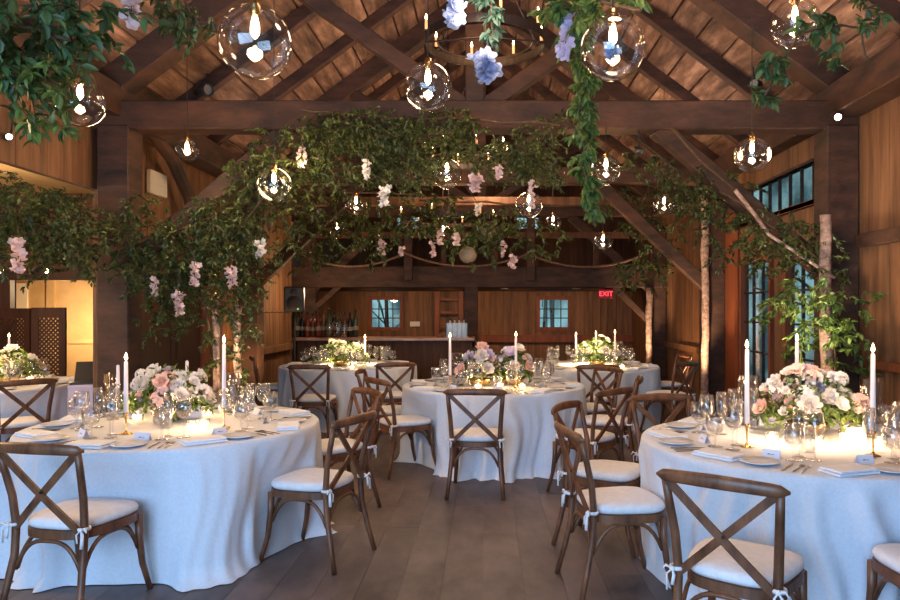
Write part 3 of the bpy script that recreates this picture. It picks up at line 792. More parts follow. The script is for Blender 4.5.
def centerpiece(loc, W, Hh, seed, label, warm=None, nb=34, pal=None):
    rn = random.Random(seed)
    t = thing('floral_centerpiece', label, 'flowers', loc, 0, 'low flower arrangements on the tables')
    put('bowl', BOWL, t)
    pal = pal or ['white'] * 8 + ['blush'] * 2 + ['lilac']
    g = MB()
    for k in range(620):
        a = rn.uniform(0, 2 * PI); r = W * math.sqrt(rn.random()); z = .06 + Hh * 1.15 * (1 - (r / W) ** 2) ** .5 * rn.uniform(.2, 1.1)
        leaf(g, rmat(rn, Vector((r * math.cos(a), r * math.sin(a) * .8, z)), .0), rn.uniform(.03, .07), rn.uniform(.008, .017), rn)
    put('greenery', g.mesh('greenery', M_LEAF2 if seed % 2 else M_LEAF, True), t)['kind'] = 'stuff'
    for k in range(nb):
        a = k * 2.399 + rn.uniform(-.3, .3); q = (k + .5) / nb; r = W * .92 * q ** .55
        z = .06 + Hh * (1 - (r / W) ** 2 * .85) ** .5 * rn.uniform(.45, 1.35)
        n = Vector((math.cos(a) * r / W * 1.1, math.sin(a) * r / W * 1.1 - .25, .55 + rn.uniform(-.1, .3))).normalized()
        c = rn.choice(pal); kd = rn.choice(['rose', 'rose', 'rose', 'open', 'cluster'])
        o = put('bloom', BL[c, kd], t, (r * math.cos(a), r * math.sin(a) * .8, z), n.to_track_quat('Z', 'Y').to_euler(), rn.choice((.55, .7, .85, 1.0, 1.25)))
    return t
def at_table(u, v): return px_table(u, v)
centerpiece(px_table(170, 420), .30, .25, 3, 'mound of white, blush and blue flowers in the middle of the front left table', nb=54)
centerpiece(px_table(808, 434), .33, .27, 5, 'large bouquet of white, pink and blue flowers on the front right table', nb=62)
centerpiece(px_table(480, 386), .24, .25, 4, 'bouquet of white and peach flowers, left of two on the middle table', nb=34, pal=['white', 'white', 'white', 'blush', 'lilac'])
centerpiece(px_table(513, 385), .20, .25, 7, 'bouquet of white and lilac flowers, right of two on the middle table', nb=28, pal=['white', 'white', 'lilac', 'blush'])
centerpiece(px_table(341, 366), .38, .22, 9, 'yellow lit white flowers on the table nearest the bar', nb=30, pal=['white'])
centerpiece(px_table(598, 366), .32, .26, 11, 'yellow-green lit white flowers on the rear right table', nb=30, pal=['white'])
centerpiece(px_table(8, 383), .36, .24, 13, 'warm lit white flowers on the side room table', nb=24, pal=['white', 'blush'])

# ------------------------------------------------------------------ pendant globes
ROOFLAMPS = []
def pendant(u, v, d, label, D=.28, e=6, Y=None):
    Y = Y or D * F / d; p = at(u, v, Y); top = min(roof_z(p.x) + .19, roof_z(p.x) + .15)
    for yt, tz in zip(YT, tie_z):
        if abs(p.y - yt) < .2: top = tz - .1
    r = D / 2
    t = thing('globe_pendant', label, 'pendant lamp', p, 0, 'clear glass globe pendants')
    prof = [(.022, r * .985)] + [(r * math.sin(a), r * math.cos(a)) for a in [.16 + (PI - .16) * i / 22 for i in range(23)]]
    prof[-1] = (0.0005, -r)
    put('glass_globe', MB().lathe(prof, 32).mesh('glass_globe', M_GLOBE, True), t)
    put('socket', MB().lathe([(0, r + .03), (.016, r + .028), (.020, r + .0), (.020, r - .03), (.016, r - .04), (0, r - .04)], 14).mesh('socket', M_BRASS, True), t)
    put('bulb', MB().lathe([(0, r - .04), (.010, r - .045), (.017, r - .075), (.017, r - .105), (.006, r - .125), (0, r - .128)], 12).mesh('bulb', M_BULB, True), t)
    put('cord', MB().tube([(0, 0, r + .02), (0, 0, top - p.z)], .0035, 6).mesh('cord', M_BLACK), t)
    l = light('POINT', 'pendant_glow', (0, 0, r - .09), e, WARM, .03); l.parent = t
PEN = [(255, 42, 72, 'largest clear globe pendant, top left before the roof boards'), (613, 48, 64, 'large clear globe pendant beside the hanging green vine, top right of centre'),
 (428, 87, 48, 'clear globe pendant hanging left of the iron chandelier'), (80, 102, 48, 'clear globe pendant touching green leaves at the upper left'),
 (795, 24, 48, 'clear globe pendant at the top right among leaves'), (187, 150, 24, 'small globe pendant just right of the left front post'),
 (274, 185, 34, 'globe pendant beside the left corner brace'), (447, 174, 30, 'globe pendant with leaves behind it under the front tie beam'),
 (356, 205, 22, 'small globe pendant in the middle left, above the bar window'), (529, 205, 27, 'globe pendant in front of the right loft post'),
 (337, 230, 18, 'smallest globe pendant, low left of centre'), (606, 170, 30, 'globe pendant beside the vine, under the front tie beam'),
 (752, 155, 36, 'globe pendant under the tie beam near the right post'), (664, 205, 22, 'small globe pendant before the right corner brace of the second truss'),
 (553, 222, 17, 'tiny globe pendant right of the loft post'), (603, 242, 19, 'small globe pendant at the foot of the hanging vine'), (443, 232, 17, 'small globe pendant among the garland over the loft rail')]
for u, v, d, lab in PEN: pendant(u, v, d, lab, D=.215 if u == 187 else .28)

# ------------------------------------------------------------------ chandeliers
def chandelier(u, v, Y, D, label, n=8):
    p = at(u, v, Y); t = thing('iron_chandelier', label, 'chandelier', p, 0, 'iron ring chandeliers')
    r = D / 2; zt = roof_z(p.x) + .1 - p.z
    m = MB().lathe([(r, -.035), (r + .008, -.035), (r + .008, .035), (r, .035), (r, -.035)], 48)
    put('ring', m.mesh('ring', M_IRON), t)
    put('inner_ring', MB().lathe([(r * .8, -.01), (r * .8 + .006, -.01), (r * .8 + .006, .01), (r * .8, .01), (r * .8, -.01)], 40).mesh('inner_ring', M_IRON), t)
    put('hub', MB().lathe([(0, .02), (.03, .02), (.03, .35), (0, .36)], 12).tube([(-r, 0, 0), (0, 0, .04), (r, 0, 0)], .008, 6).tube([(0, -r, 0), (0, 0, .04), (0, r, 0)], .008, 6).mesh('hub', M_IRON), t)
    for k in range(3):
        a = 2 * PI * k / 3 + .4
        put('chain', MB().tube([(r * math.cos(a), r * math.sin(a), .03), (0, 0, .9)], .006, 6).mesh('chain', M_IRON), t)
    put('drop_rod', MB().tube([(0, 0, .3), (0, 0, zt)], .012, 8).mesh('drop_rod', M_IRON), t)
    for k in range(n):
        a = 2 * PI * k / n + .25; x, y = r * math.cos(a), r * math.sin(a)
        c = put('candle_sleeve', CSL, t, (x, y, .035)); put('drip_pan', CPN, c); put('flame_bulb', CFL, c)
    l = light('POINT', 'chandelier_glow', (0, 0, .25), 16, WARM, .25); l.parent = t
CSL = MB().lathe([(0, .01), (.012, .01), (.012, .10), (0, .10)], 10).mesh('candle_sleeve', plain('sleeve_amber', (.8, .42, .2), .6, 0, (1, .4, .15), .5), True)
CPN = MB().lathe([(0, 0), (.035, .004), (.036, .01), (0, .006)], 12).mesh('drip_pan', M_IRON, True)
CFL = MB().lathe([(0, .10), (.008, .108), (.010, .12), (.005, .14), (0, .155)], 10).mesh('flame_bulb', plain('flame_bulb', (1, .7, .4), .5, 0, (1, .66, .36), 16), True)
chandelier(485, 42, 5.9, 1.0, 'large round black iron chandelier with candle bulbs at the top centre')
chandelier(467, 158, 8.4, 1.0, 'second iron ring chandelier, partly behind the leaves under the front beam')
chandelier(448, 220, 11.2, 1.5, 'farthest iron ring chandelier in front of the loft', 6)

# ------------------------------------------------------------------ garlands
def garland(name, label, blobs, seed, mat, size=(.03, .058), droop=.5, stems=(), group='leafy garlands on the beams', cat='garland', spray=None, per=14):
    spray = spray or (.08 * size[1] / .06, .2 * size[1] / .06)
    """blobs: (u, v, Y, radius px x, radius px y, depth m, count)"""
    rn = random.Random(seed); t = thing(name, label, cat, (0, 0, 0), 0, group); m = MB(); s = MB()
    first = None
    for (u, v, Y, ru, rv, dep, n) in blobs:
        sub = []
        for k in range(max(2, int(n * (1.7 if size[1] < .08 else 1)) // per)):
            a = rn.uniform(0, 2 * PI); q = math.sqrt(rn.random())
            c = at(u + ru * q * math.cos(a), v + rv * q * math.sin(a), Y) + Vector((0, rn.uniform(-dep, dep), 0)); sub.append(c)
            # a drooping spray of leaves along a twig
            L = rn.uniform(*spray); d = Vector((rn.gauss(0, .7), rn.gauss(0, .7), -abs(rn.gauss(.3, .6)))).normalized()
            e = c + d * L; mid = c + d * L * .5 + Vector((0, 0, .02))
            s.tube([c, mid, e], [.003, .0022, .001], 4, cap=False)
            for i in range(per):
                tt = rn.random(); p = c.lerp(e, tt)
                dd = (d + Vector((rn.gauss(0, .7), rn.gauss(0, .7), rn.gauss(-.25 * droop, .5)))).normalized()
                M4 = dd.to_track_quat('Y', 'Z').to_matrix().to_4x4() @ Matrix.Rotation(rn.uniform(-1, 1), 4, 'Y'); M4.translation = p
                L2 = rn.uniform(*size); leaf(m, M4, L2, L2 * rn.uniform(.17, .26), rn)
    put('foliage', m.mesh('foliage', mat, True), t)['kind'] = 'stuff'
    for pts, r in stems:
        P = [at(*q) for q in pts]; out = []
        for a, b in zip(P, P[1:]):
            for i in range(6): out.append(a.lerp(b, i / 6) + Vector((rn.uniform(-.015, .015), rn.uniform(-.015, .015), rn.uniform(-.015, .015))))
        out.append(P[-1]); s.tube(out, r, 6)
    put('twigs', s.mesh('twigs', M_TWIG, True), t)['kind'] = 'stuff'
    return t
g = garland('leafy_garland', 'dense green leaves filling the upper left corner near the first pendant', [(20, 18, 3.3, 60, 34, .3, 620), (14, 66, 3.3, 30, 34, .25, 300), (80, 8, 3.4, 34, 16, .2, 170), (-60, 40, 3.3, 60, 60, .3, 200)], 1, M_LEAF4, (.05, .09), stems=[([(-150, -30, 3.4), (0, 20, 3.35), (70, 40, 3.3)], .01)])
garland('leafy_garland', 'yellow-green leaf spray hanging beside the upper left pendant', [(44, 78, 3.35, 22, 14, .12, 120), (72, 66, 3.6, 14, 6, .1, 50), (30, 104, 3.3, 12, 10, .1, 50)], 2, M_LEAF2, (.05, .08), stems=[([(10, 40, 3.35), (60, 85, 3.4)], .006)])
garland('leafy_garland', 'small green sprig at the top edge left of the largest pendant', [(186, 6, 3.6, 18, 10, .15, 90), (203, 26, 3.6, 6, 10, .1, 30)], 3, M_LEAF, (.04, .07), stems=[([(170, -30, 3.6), (200, 30, 3.6)], .006)])
garland('leafy_garland', 'blue-green leaves hanging through the iron chandelier', [(490, 2, 5.3, 7, 12, .08, 90), (492, 25, 5.3, 5, 14, .05, 90), (480, -20, 5.3, 60, 6, .1, 60)], 4, M_LEAF3, (.06, .10), 2.2, spray=(.06, .14), stems=[([(488, -40, 5.3), (494, 60, 5.3)], .008)])
garland('leafy_garland', 'green leaf bunch at the top, left of the second large pendant', [(565, 5, 3.6, 22, 9, .12, 150), (584, 14, 3.5, 12, 10, .1, 90), (620, 0, 3.3, 24, 5, .12, 60), (577, 32, 3.6, 6, 14, .06, 60)], 5, M_LEAF2, (.05, .08), spray=(.05, .13), stems=[([(540, -20, 3.4), (640, 10, 3.1)], .008)])
garland('hanging_vine', 'long green vine hanging straight down right of centre', [(579, 45, 4.6, 6, 16, .04, 110), (582, 75, 4.6, 6, 16, .04, 110), (583, 105, 4.6, 6, 16, .04, 120), (584, 135, 4.6, 6, 16, .04, 120), (586, 162, 4.6, 7, 14, .04, 120), (589, 188, 4.6, 6, 12, .04, 100), (592, 208, 4.6, 4, 8, .03, 50)], 6, M_LEAF2, (.045, .075), 3.0, stems=[([(574, -40, 4.6), (581, 80, 4.6), (587, 170, 4.6), (593, 225, 4.6)], .006)], spray=(.04, .11))
garland('leafy_garland', 'green leafy strand near the top right pendant', [(775, 48, 3.8, 10, 16, .1, 50), (826, 22, 3.8, 24, 8, .1, 90), (838, 52, 3.8, 10, 8, .08, 40), (766, 66, 3.8, 8, 14, .08, 44), (866, 8, 3.8, 14, 8, .1, 50), (757, 88, 3.9, 8, 6, .08, 26)], 7, M_LEAF4, (.05, .085), spray=(.05, .14), stems=[([(870, 60, 3.8), (860, 25, 3.8), (800, 30, 3.8), (765, 95, 3.8)], .006)])
garland('leafy_garland', 'thick dark garland running from the left edge to the left post', [(10, 205, 5.9, 50, 32, .35, 1300), (60, 225, 5.9, 45, 36, .35, 1500), (110, 235, 6.2, 24, 24, .3, 300), (15, 250, 5.8, 40, 28, .3, 380), (70, 262, 5.9, 40, 16, .3, 260), (-50, 220, 5.9, 40, 40, .3, 300)], 8, M_LEAF, stems=[([(-80, 190, 5.9), (0, 215, 5.9), (60, 230, 5.9), (115, 245, 6.3)], .012)])
garland('leafy_garland', 'broad garland spreading right from the left post below its brace', [(162, 262, 6.4, 34, 36, .3, 1300), (205, 232, 6.4, 36, 34, .3, 1300), (235, 245, 6.5, 28, 40, .3, 1100), (200, 290, 6.5, 50, 34, .3, 1300), (165, 315, 6.5, 22, 24, .2, 240), (243, 300, 6.6, 20, 36, .2, 300), (140, 215, 6.4, 24, 24, .2, 250)], 9, M_LEAF, stems=[([(120, 250, 6.4), (180, 230, 6.4), (250, 200, 6.5)], .012), ([(190, 240, 6.4), (210, 330, 6.5)], .01)])
garland('leafy_garland', 'garland along the left corner brace up to the tie beam', [(258, 180, 6.5, 26, 34, .25, 760), (290, 150, 6.4, 34, 26, .25, 800), (250, 225, 6.6, 20, 30, .2, 240), (300, 190, 6.6, 26, 26, .3, 360), (285, 225, 7.2, 24, 30, .3, 300)], 10, M_LEAF, stems=[([(240, 230, 6.5), (310, 130, 6.5)], .012)])
garland('leafy_garland', 'dark evergreen swag under the left half of the front tie beam', [(335, 128, 6.4, 40, 20, .2, 900), (385, 132, 6.4, 40, 22, .2, 1000), (440, 125, 6.4, 36, 18, .2, 800), (345, 160, 6.5, 40, 26, .25, 900), (405, 165, 6.5, 44, 26, .25, 1000), (455, 150, 6.5, 26, 18, .2, 240)], 11, M_LEAF, stems=[([(300, 110, 6.4), (380, 118, 6.4), (480, 118, 6.4)], .012)])
garland('leafy_garland', 'dark evergreen swag under the middle right of the front tie beam', [(520, 150, 6.5, 32, 22, .2, 800), (540, 168, 6.6, 26, 14, .2, 400), (500, 165, 6.6, 28, 12, .2, 200), (560, 120, 6.4, 26, 12, .15, 180)], 12, M_LEAF, stems=[([(470, 120, 6.4), (560, 125, 6.4)], .012)])
garland('leafy_garland', 'olive garland across the second tie beam, left part', [(330, 210, 9.8, 36, 26, .3, 560), (380, 215, 9.8, 40, 20, .3, 520), (365, 245, 9.9, 40, 14, .3, 260), (310, 245, 9.9, 26, 24, .3, 260)], 13, M_LEAF, (.06, .10), stems=[([(290, 190, 9.8), (420, 195, 9.8)], .014)])
garland('leafy_garland', 'olive garland with blossoms across the second tie beam, middle part', [(450, 215, 9.8, 36, 22, .3, 520), (500, 225, 9.8, 36, 20, .3, 520), (470, 245, 9.9, 30, 12, .3, 220), (540, 235, 9.8, 20, 18, .3, 200)], 14, M_LEAF, (.06, .10), stems=[([(420, 200, 9.8), (550, 205, 9.8)], .014)])
garland('leafy_garland', 'bright green garland around the second truss brace on the right', [(645, 222, 10.9, 26, 18, .3, 500), (660, 248, 10.9, 24, 24, .3, 600), (640, 270, 10.9, 30, 18, .3, 560), (675, 195, 10.8, 26, 18, .3, 400), (630, 198, 10.9, 22, 14, .3, 280)], 15, M_LEAF, (.045, .08), stems=[([(600, 190, 10.8), (680, 270, 10.9)], .012)])
garland('leafy_garland', 'dark garland beside the right corner brace under the tie beam', [(690, 185, 6.9, 30, 24, .3, 460), (725, 200, 6.9, 30, 24, .25, 420), (700, 215, 7.2, 26, 26, .3, 320), (640, 160, 7.0, 34, 16, .2, 260)], 16, M_LEAF, stems=[([(640, 140, 6.9), (740, 215, 6.9)], .012)])
garland('leafy_garland', 'green garland following the lower half of the right brace', [(765, 225, 6.5, 30, 22, .25, 420), (800, 240, 6.4, 28, 22, .2, 380), (745, 250, 6.9, 34, 16, .25, 260), (830, 262, 6.4, 22, 18, .2, 220), (780, 260, 6.6, 30, 14, .2, 200)], 17, M_LEAF, stems=[([(720, 190, 6.6), (840, 275, 6.4)], .012)])
garland('leafy_garland', 'brightly lit fresh green leaves around the pale birch pole on the right', [(810, 300, 6.2, 26, 24, .2, 300), (835, 310, 6.2, 24, 30, .2, 280), (800, 330, 6.3, 20, 18, .2, 110), (845, 345, 6.2, 18, 26, .2, 220), (775, 305, 6.4, 16, 12, .1, 60), (790, 280, 6.4, 18, 12, .1, 90)], 18, M_LEAF2, (.05, .09), stems=[([(830, 260, 6.3), (835, 370, 6.2)], .01)])
garland('leafy_garland', 'small leafy sprays on the two lit poles behind the front left table', [(216, 345, 6.7, 16, 26, .08, 70), (238, 350, 6.8, 14, 34, .08, 80), (222, 385, 6.6, 10, 14, .05, 24), (205, 330, 6.7, 14, 12, .08, 40)], 19, M_LEAF, (.04, .07), stems=[([(222, 300, 6.7), (220, 390, 6.7)], .006)])
# birch branch along the right brace
for i, (pts, r, lab) in enumerate((([(735, 190, 6.35), (755, 215, 6.35), (768, 234, 6.3), (798, 254, 6.3), (835, 278, 6.25)], .016, 'pale bare birch branch running down the right brace'),
                        ([(672, 128, 6.4), (700, 160, 6.4), (735, 190, 6.35)], .012, 'thin dark bare branch above the pale one on the right brace'))):
    tag(put('birch_branch', MB().tube([at(*p) for p in pts], [r * (1.25 - .1 * k) for k in range(len(pts))], 8).mesh('birch_branch', M_BIRCH if i == 0 else M_TWIG, True)), lab, 'branch', 'bare branches')
def pole(u, Y, v0, r, lab, mat=M_BIRCH):
    p = at(u, v0, Y); rn = random.Random(int(u)); n = 14
    P = [(p.x + rn.uniform(-.012, .012), Y, .0 + (p.z) * i / n) for i in range(n + 1)]
    tag(put('birch_pole', MB().tube(P, [r * rn.uniform(.88, 1.15) for _ in P], 10).mesh('birch_pole', mat, True)), lab, 'pole', 'birch poles')
pole(705, 10.15, 186, .055, 'rough birch pole standing before the second right post')
pole(826, 6.3, 215, .05, 'pale pink birch pole wrapped in leaves beside the right front post')
pole(649, 13.5, 288, .06, 'thin birch pole farthest back, before the third right post')
pole(216, 6.85, 300, .032, 'lit birch pole behind the front left table, left of two')
pole(238, 6.95, 305, .034, 'lit birch pole behind the front left table, right of two')
for u, Y, z0, e in ((705, 9.75, .10, 320), (828, 5.95, .35, 60), (649, 13.1, .10, 200), (216, 6.55, .35, 70), (240, 6.65, .35, 70)):
    p = at(u, 300, Y); light('SPOT', 'pole_uplight', (p.x - (.05 if u > 488 else -.05), Y, z0), e, WARM2, .04, (p.x, Y + .45, 2.2), 50, .9)

# hanging blossoms
def blossom(u, v, Y, h, col, label, w=.05, n=22):
    rn = random.Random(int(u * 3 + v)); p = at(u, v, Y); t = thing('hanging_blossom', label, 'flower', p, 0, 'hanging blossom clusters')
    m = MB()
    for k in range(n):
        z = -h * (k / n) + h * .5; r = w * (1 - .6 * k / n)
        a = rn.uniform(0, 2 * PI); c = Vector((r * math.cos(a) * rn.random(), r * math.sin(a) * rn.random(), z))
        q = rmat(rn, c, .2)
        for j in range(5): petal(m, q @ Matrix.Rotation(j * 2 * PI / 5, 4, 'Z') @ Matrix.Rotation(.35, 4, 'X'), .028 * w / .05, .013 * w / .05, .004, 2)
    put('petals', m.mesh('petals', col, True), t)
    put('stem', MB().tube([(0, 0, -h * .45), (.005, 0, h * .5), (0, 0, h * .5 + (.12 if Y < 9 else .45))], .0025, 5).mesh('stem', M_TWIG), t)
BLO = [(131, 6, 3.4, .20, M_PINKF, 'pale lilac blossom at the top edge, upper left', .07), (565, 40, 3.6, .20, M_LILAC, 'lilac blossom cluster beside the vine, top centre right', .07),
 (455, 14, 5.2, .18, M_BLUEF, 'pale blue blossom above the chandelier', .11), (487, 68, 5.2, .16, M_BLUEF, 'large blue blossom hanging at the chandelier ring', .14), (611, 52, 3.0, .05, M_BLUEF, 'small blue blossom behind the second large globe', .035),
 (18, 257, 5.4, .26, M_PINKF, 'pink blossom hanging from the garland at the left edge', .07), (194, 276, 6.1, .20, M_PINKF, 'pink blossom below the left brace, left of a pair', .06), (232, 278, 6.2, .18, M_PINKF, 'pale blossom below the left brace, right of a pair', .06),
 (178, 305, 6.1, .2, M_PINKF, 'blossom low in the left garland', .06), (155, 288, 6.1, .16, M_PINKF, 'blossom near the left post', .05), (260, 250, 6.4, .16, M_WHITEF, 'white blossom beside the left brace', .06),
 (302, 158, 6.2, .16, M_PINKF, 'blossom under the left end of the front tie beam', .06), (475, 184, 6.2, .12, M_PINKF, 'star shaped pale blossom hanging at the centre', .08), (367, 170, 6.2, .16, M_WHITEF, 'white blossom in the left beam swag', .05),
 (384, 197, 6.3, .16, M_WHITEF, 'whitish blossom low under the left beam swag', .07), (498, 173, 6.2, .1, M_PINKF, 'blossom left of the middle right swag', .05), (532, 196, 6.4, .24, M_PINKF, 'pink blossom over the globe before the loft post', .05),
 (382, 248, 9.72, .2, M_PINKF, 'blossom under the second beam, left part', .07), (440, 238, 9.72, .2, M_PINKF, 'blossom in the second beam garland left of centre', .06), (433, 250, 9.72, .2, M_PINKF, 'lower blossom in the second beam garland left of centre', .06), (456, 240, 9.72, .16, M_PINKF, 'blossom in the second beam garland at the centre', .07),
 (503, 250, 9.72, .2, M_PINKF, 'blossom in the second beam garland right of centre', .06), (513, 263, 9.72, .18, M_PINKF, 'lowest blossom in the second beam garland', .07), (402, 252, 9.72, .12, M_PINKF, 'small blossom beside the left loft post', .06), (478, 210, 9.72, .16, M_WHITEF, 'white blossom high in the second beam garland', .06)]
for (u, v, Y, h, c, lab, wd) in BLO: blossom(u, v, Y, h, c, lab, wd)
for (u, v, lab) in ((468, 255, 'round paper lantern hanging left before the loft'), (487, 232, 'round paper lantern hanging right before the loft')):
    t = thing('paper_lantern', lab, 'lantern', at(u, v, 10.2), 0, 'paper lanterns')
    put('shade', MB().lathe([(.02, .12)] + [(.13 * math.sin(a) * (1 + .02 * math.cos(12 * a)), .12 * math.cos(a)) for a in [.2 + i * .17 for i in range(17)]], 20).mesh('shade', plain('lantern_paper', (.35, .27, .18), .8), True), t)
    put('string', MB().tube([(0, 0, .12), (0, 0, .75)], .003, 5).mesh('string', M_BLACK), t)

# ------------------------------------------------------------------ track spots, small fittings
def spot_head(u, v, Y, tgt, label, lit=False, s=1):
    p = at(u, v, Y); t = thing('spotlight', label, 'spotlight', p, 0, 'small spotlights on the timbers')
    d = (Vector(tgt) - p).normalized(); M4 = d.to_track_quat('Z', 'Y').to_matrix().to_4x4()
    put('housing', MB().lathe([(0, -.09 * s), (.042 * s, -.09 * s), (.045 * s, .05 * s), (.04 * s, .05 * s), (.036 * s, .02 * s), (0, .02 * s)], 16, M4).mesh('housing', M_BLACK, True), t)
    put('bracket', MB().tube([(0, 0, 0), (0, .03, .09 * s), (0, .05, .20)], .008, 6).mesh('bracket', M_BLACK), t)
    put('lamp_face', MB().lathe([(.036 * s, .03 * s), (0, .03 * s)], 16, M4).mesh('lamp_face', M_SPOTLIT if lit else plain('dim_lens', (.22, .21, .20), .3)), t)
spot_head(205, 90, 7.7, (2, 4, 3.2), 'black cylinder spotlight on the left roof boards', False, 1.5)
spot_head(755, 84, 7.5, (0, 4, 3.3), 'small spotlight on the right roof slope beside leaves', False, 1.2)
spot_head(838, 117, 6.43, (0, .2, 1.6), 'glaring lit spotlight on top of the right front post', True, .8)
spot_head(640, 151, 6.62, (2.5, 5.5, 2.3), 'small white spotlight under the front tie beam', False, .7)
spot_head(9, 137, 5.42, (-2, 3, 2.6), 'small lit spotlight on the board wall at the left edge', True, .6)
for u, v, lab in ((47, 271, 'bare round bulb under the left garland'), (1, 271, 'bare round bulb at the left edge')):
    t = thing('string_bulb', lab, 'bulb', at(u, v, 6.4), 0, 'bare bulbs below the left garland')
    put('bulb', MB().lathe([(.0005 + .02 * math.sin(a), .02 * math.cos(a)) for a in [PI * i / 10 for i in range(11)]], 14).mesh('bulb', M_BULB, True), t)
    put('wire', MB().tube([(0, 0, .018), (0, 0, .30)], .003, 5).mesh('wire', M_BLACK), t)
# vent on the left wall
t = thing('wall_speaker', 'small white louvred panel high on the left board wall', 'wall panel', (XL + .03, 7.86, 2.955), 0)
put('casing', MB().box(-.02, .03, -.2, .2, -.13, .13, b=.008).mesh('casing', M_WHITE), t)
lv = MB()
for i in range(9): lv.box(.03, .036, -.18, .18, -.11 + i * .026, -.098 + i * .026)
put('louvres', lv.mesh('louvres', M_WHITE), t)
# exit sign
e0 = at(606, 294, 13.38)
t = thing('exit_sign', 'red lit EXIT sign under the loft beam on the right', 'sign', e0, 0)
put('sign_box', MB().box(-.13, .13, 0, .05, -.085, .085, b=.006).mesh('sign_box', plain('sign_housing', (.20, .01, .02), .5, 0, (.6, .01, .04), .10)), t)
fc = bpy.data.curves.new('lettering', 'FONT'); fc.body = 'EXIT'; fc.size = .13; fc.align_x = 'CENTER'; fc.align_y = 'CENTER'; fc.extrude = .002
fc.materials.append(M_RED); fo = bpy.data.objects.new('letter_curve', fc); COL.objects.link(fo)
bpy.context.view_layer.update(); lm = bpy.data.meshes.new_from_object(fo.evaluated_get(bpy.context.evaluated_depsgraph_get()))
bpy.data.objects.remove(fo); put('lettering', lm, t, (0, -.004, 0), (PI / 2, 0, 0))
put('bracket', MB().tube([(0, .03, .07), (0, .10, .10), (0, .28, .14)], .015, 8).mesh('bracket', M_BLACK), t)
# recessed downlights
for i, (u, lab) in enumerate(((505, 'round recessed light under the loft, left of two'), (576, 'round recessed light under the loft, right of two'))):
    p = at(u, 289, 14.6); t = thing('recessed_light', lab, 'ceiling light', (p.x, 14.6, 1.98), 0, 'recessed lights under the loft')
    put('rim', MB().lathe([(.05, -.012), (.09, -.012), (.09, 0), (.05, 0)], 20).mesh('rim', M_WHITE), t)
    put('diffuser', MB().lathe([(0, -.006), (.05, -.006)], 16).mesh('diffuser', M_SPOTLIT), t)
# ropes over the loft beam
def rope(u0, u1, v0, v1, sag, lab):
    P = []
    for i in range(17):
        q = i / 16; P.append(at(u0 + (u1 - u0) * q, v0 + (v1 - v0) * q + sag * (1 - (2 * q - 1) ** 2), 13.42))
    tag(put('rope', MB().tube(P, .022, 8).mesh('rope', M_ROPE, True)), lab, 'rope', 'rope swags along the loft')
rope(296, 405, 252, 253, 14, 'rope swag left of the left loft post'); rope(405, 528, 253, 254, 13, 'rope swag between the two loft posts'); rope(528, 650, 254, 252, 14, 'rope swag right of the right loft post')

# ------------------------------------------------------------------ bar
t = thing('bar_counter', 'wooden bar counter with pale top edge under the loft', 'bar', (0, 0, 0))
bx0, bx1 = -3.2, -.22
put('counter_top', MB().box(bx0, bx1, 11.45, 12.1, 1.03, 1.075, b=.006).mesh('counter_top', varied('bar_top', lin((150, 104, 76)), lin((196, 150, 120)), (6, 6, 6), .35, 0, .05, 4)), t)
bf = MB(); u = bx0 + .02
while u < bx1 - .05: bf.box(u, u + .145, 11.6, 11.64, 0, 1.03); u += .15
put('front_boards', bf.mesh('front_boards', M_LOFT), t)
put('end_panel', MB().box(bx0, bx0 + .04, 11.6, 12.05, 0, 1.03).box(bx1 - .04, bx1, 11.6, 12.05, 0, 1.03).mesh('end_panel', M_LOFT), t)
BOT = [(0, 0), (.036, .001), (.038, .01), (.038, .20), (.030, .235), (.014, .265), (.013, .32), (.015, .322), (.015, .335), (0, .336)]
bcol = [plain('bottle_amber', (.12, .04, .015), .1), plain('bottle_dark', (.015, .015, .012), .1), plain('bottle_red', (.13, .02, .012), .1), plain('bottle_green', (.03, .055, .03), .1)]
bm = [MB().lathe(BOT, 14).mesh('bottle', m, True) for m in bcol]
cap = MB().lathe([(0, .335), (.016, .32), (.016, .345), (0, .346)], 10).mesh('cap', M_BLACK, True); lbl = MB().lathe([(.0385, .09), (.0385, .14)], 14).mesh('paper_label', plain('label_tan', (.30, .22, .13), .7), True)
cn = ['amber', 'dark', 'red', 'green']
order = ['first', 'second', 'third', 'fourth', 'fifth', 'sixth', 'seventh', 'eighth', 'ninth', 'tenth', 'eleventh', 'twelfth']
for i in range(12):
    u = 297 + i * 5.3; ci = (1, 1, 2, 0, 2, 0, 3, 1, 3, 0, 1, 3)[i]
    p = at(u, 339, 11.72 + (i % 2) * .08)
    o = thing('bottle', '%s liquor bottle on the bar, %s from its left end' % (cn[ci], order[i]), 'bottle', (p.x, p.y, 1.076), 0, 'bottles on the bar')
    s = R.uniform(1.15, 1.42); o.scale = (s, s, s)
    put('body', bm[ci], o); put('cap', cap, o); put('paper_label', lbl, o)
for i, (u, h) in enumerate(((330, .24), (337, .26), (344, .22))):
    p = at(u, 339, 11.6); tag(put('glass_jar', BOWLV, None, (p.x, p.y, 1.076), (0, 0, 0), h / .18), 'clear glass dispenser on the bar, %s of three' % order[i], 'jar', 'glass dispensers on the bar')
p = at(322, 339, 11.95); tag(put('menu_board', MB().box(-.20, .20, -.01, .01, 0, .30, b=.004).mesh('menu_board', M_WHITE), None, (p.x, 11.95, 1.076)), 'white blank board standing behind the bar bottles', 'board')
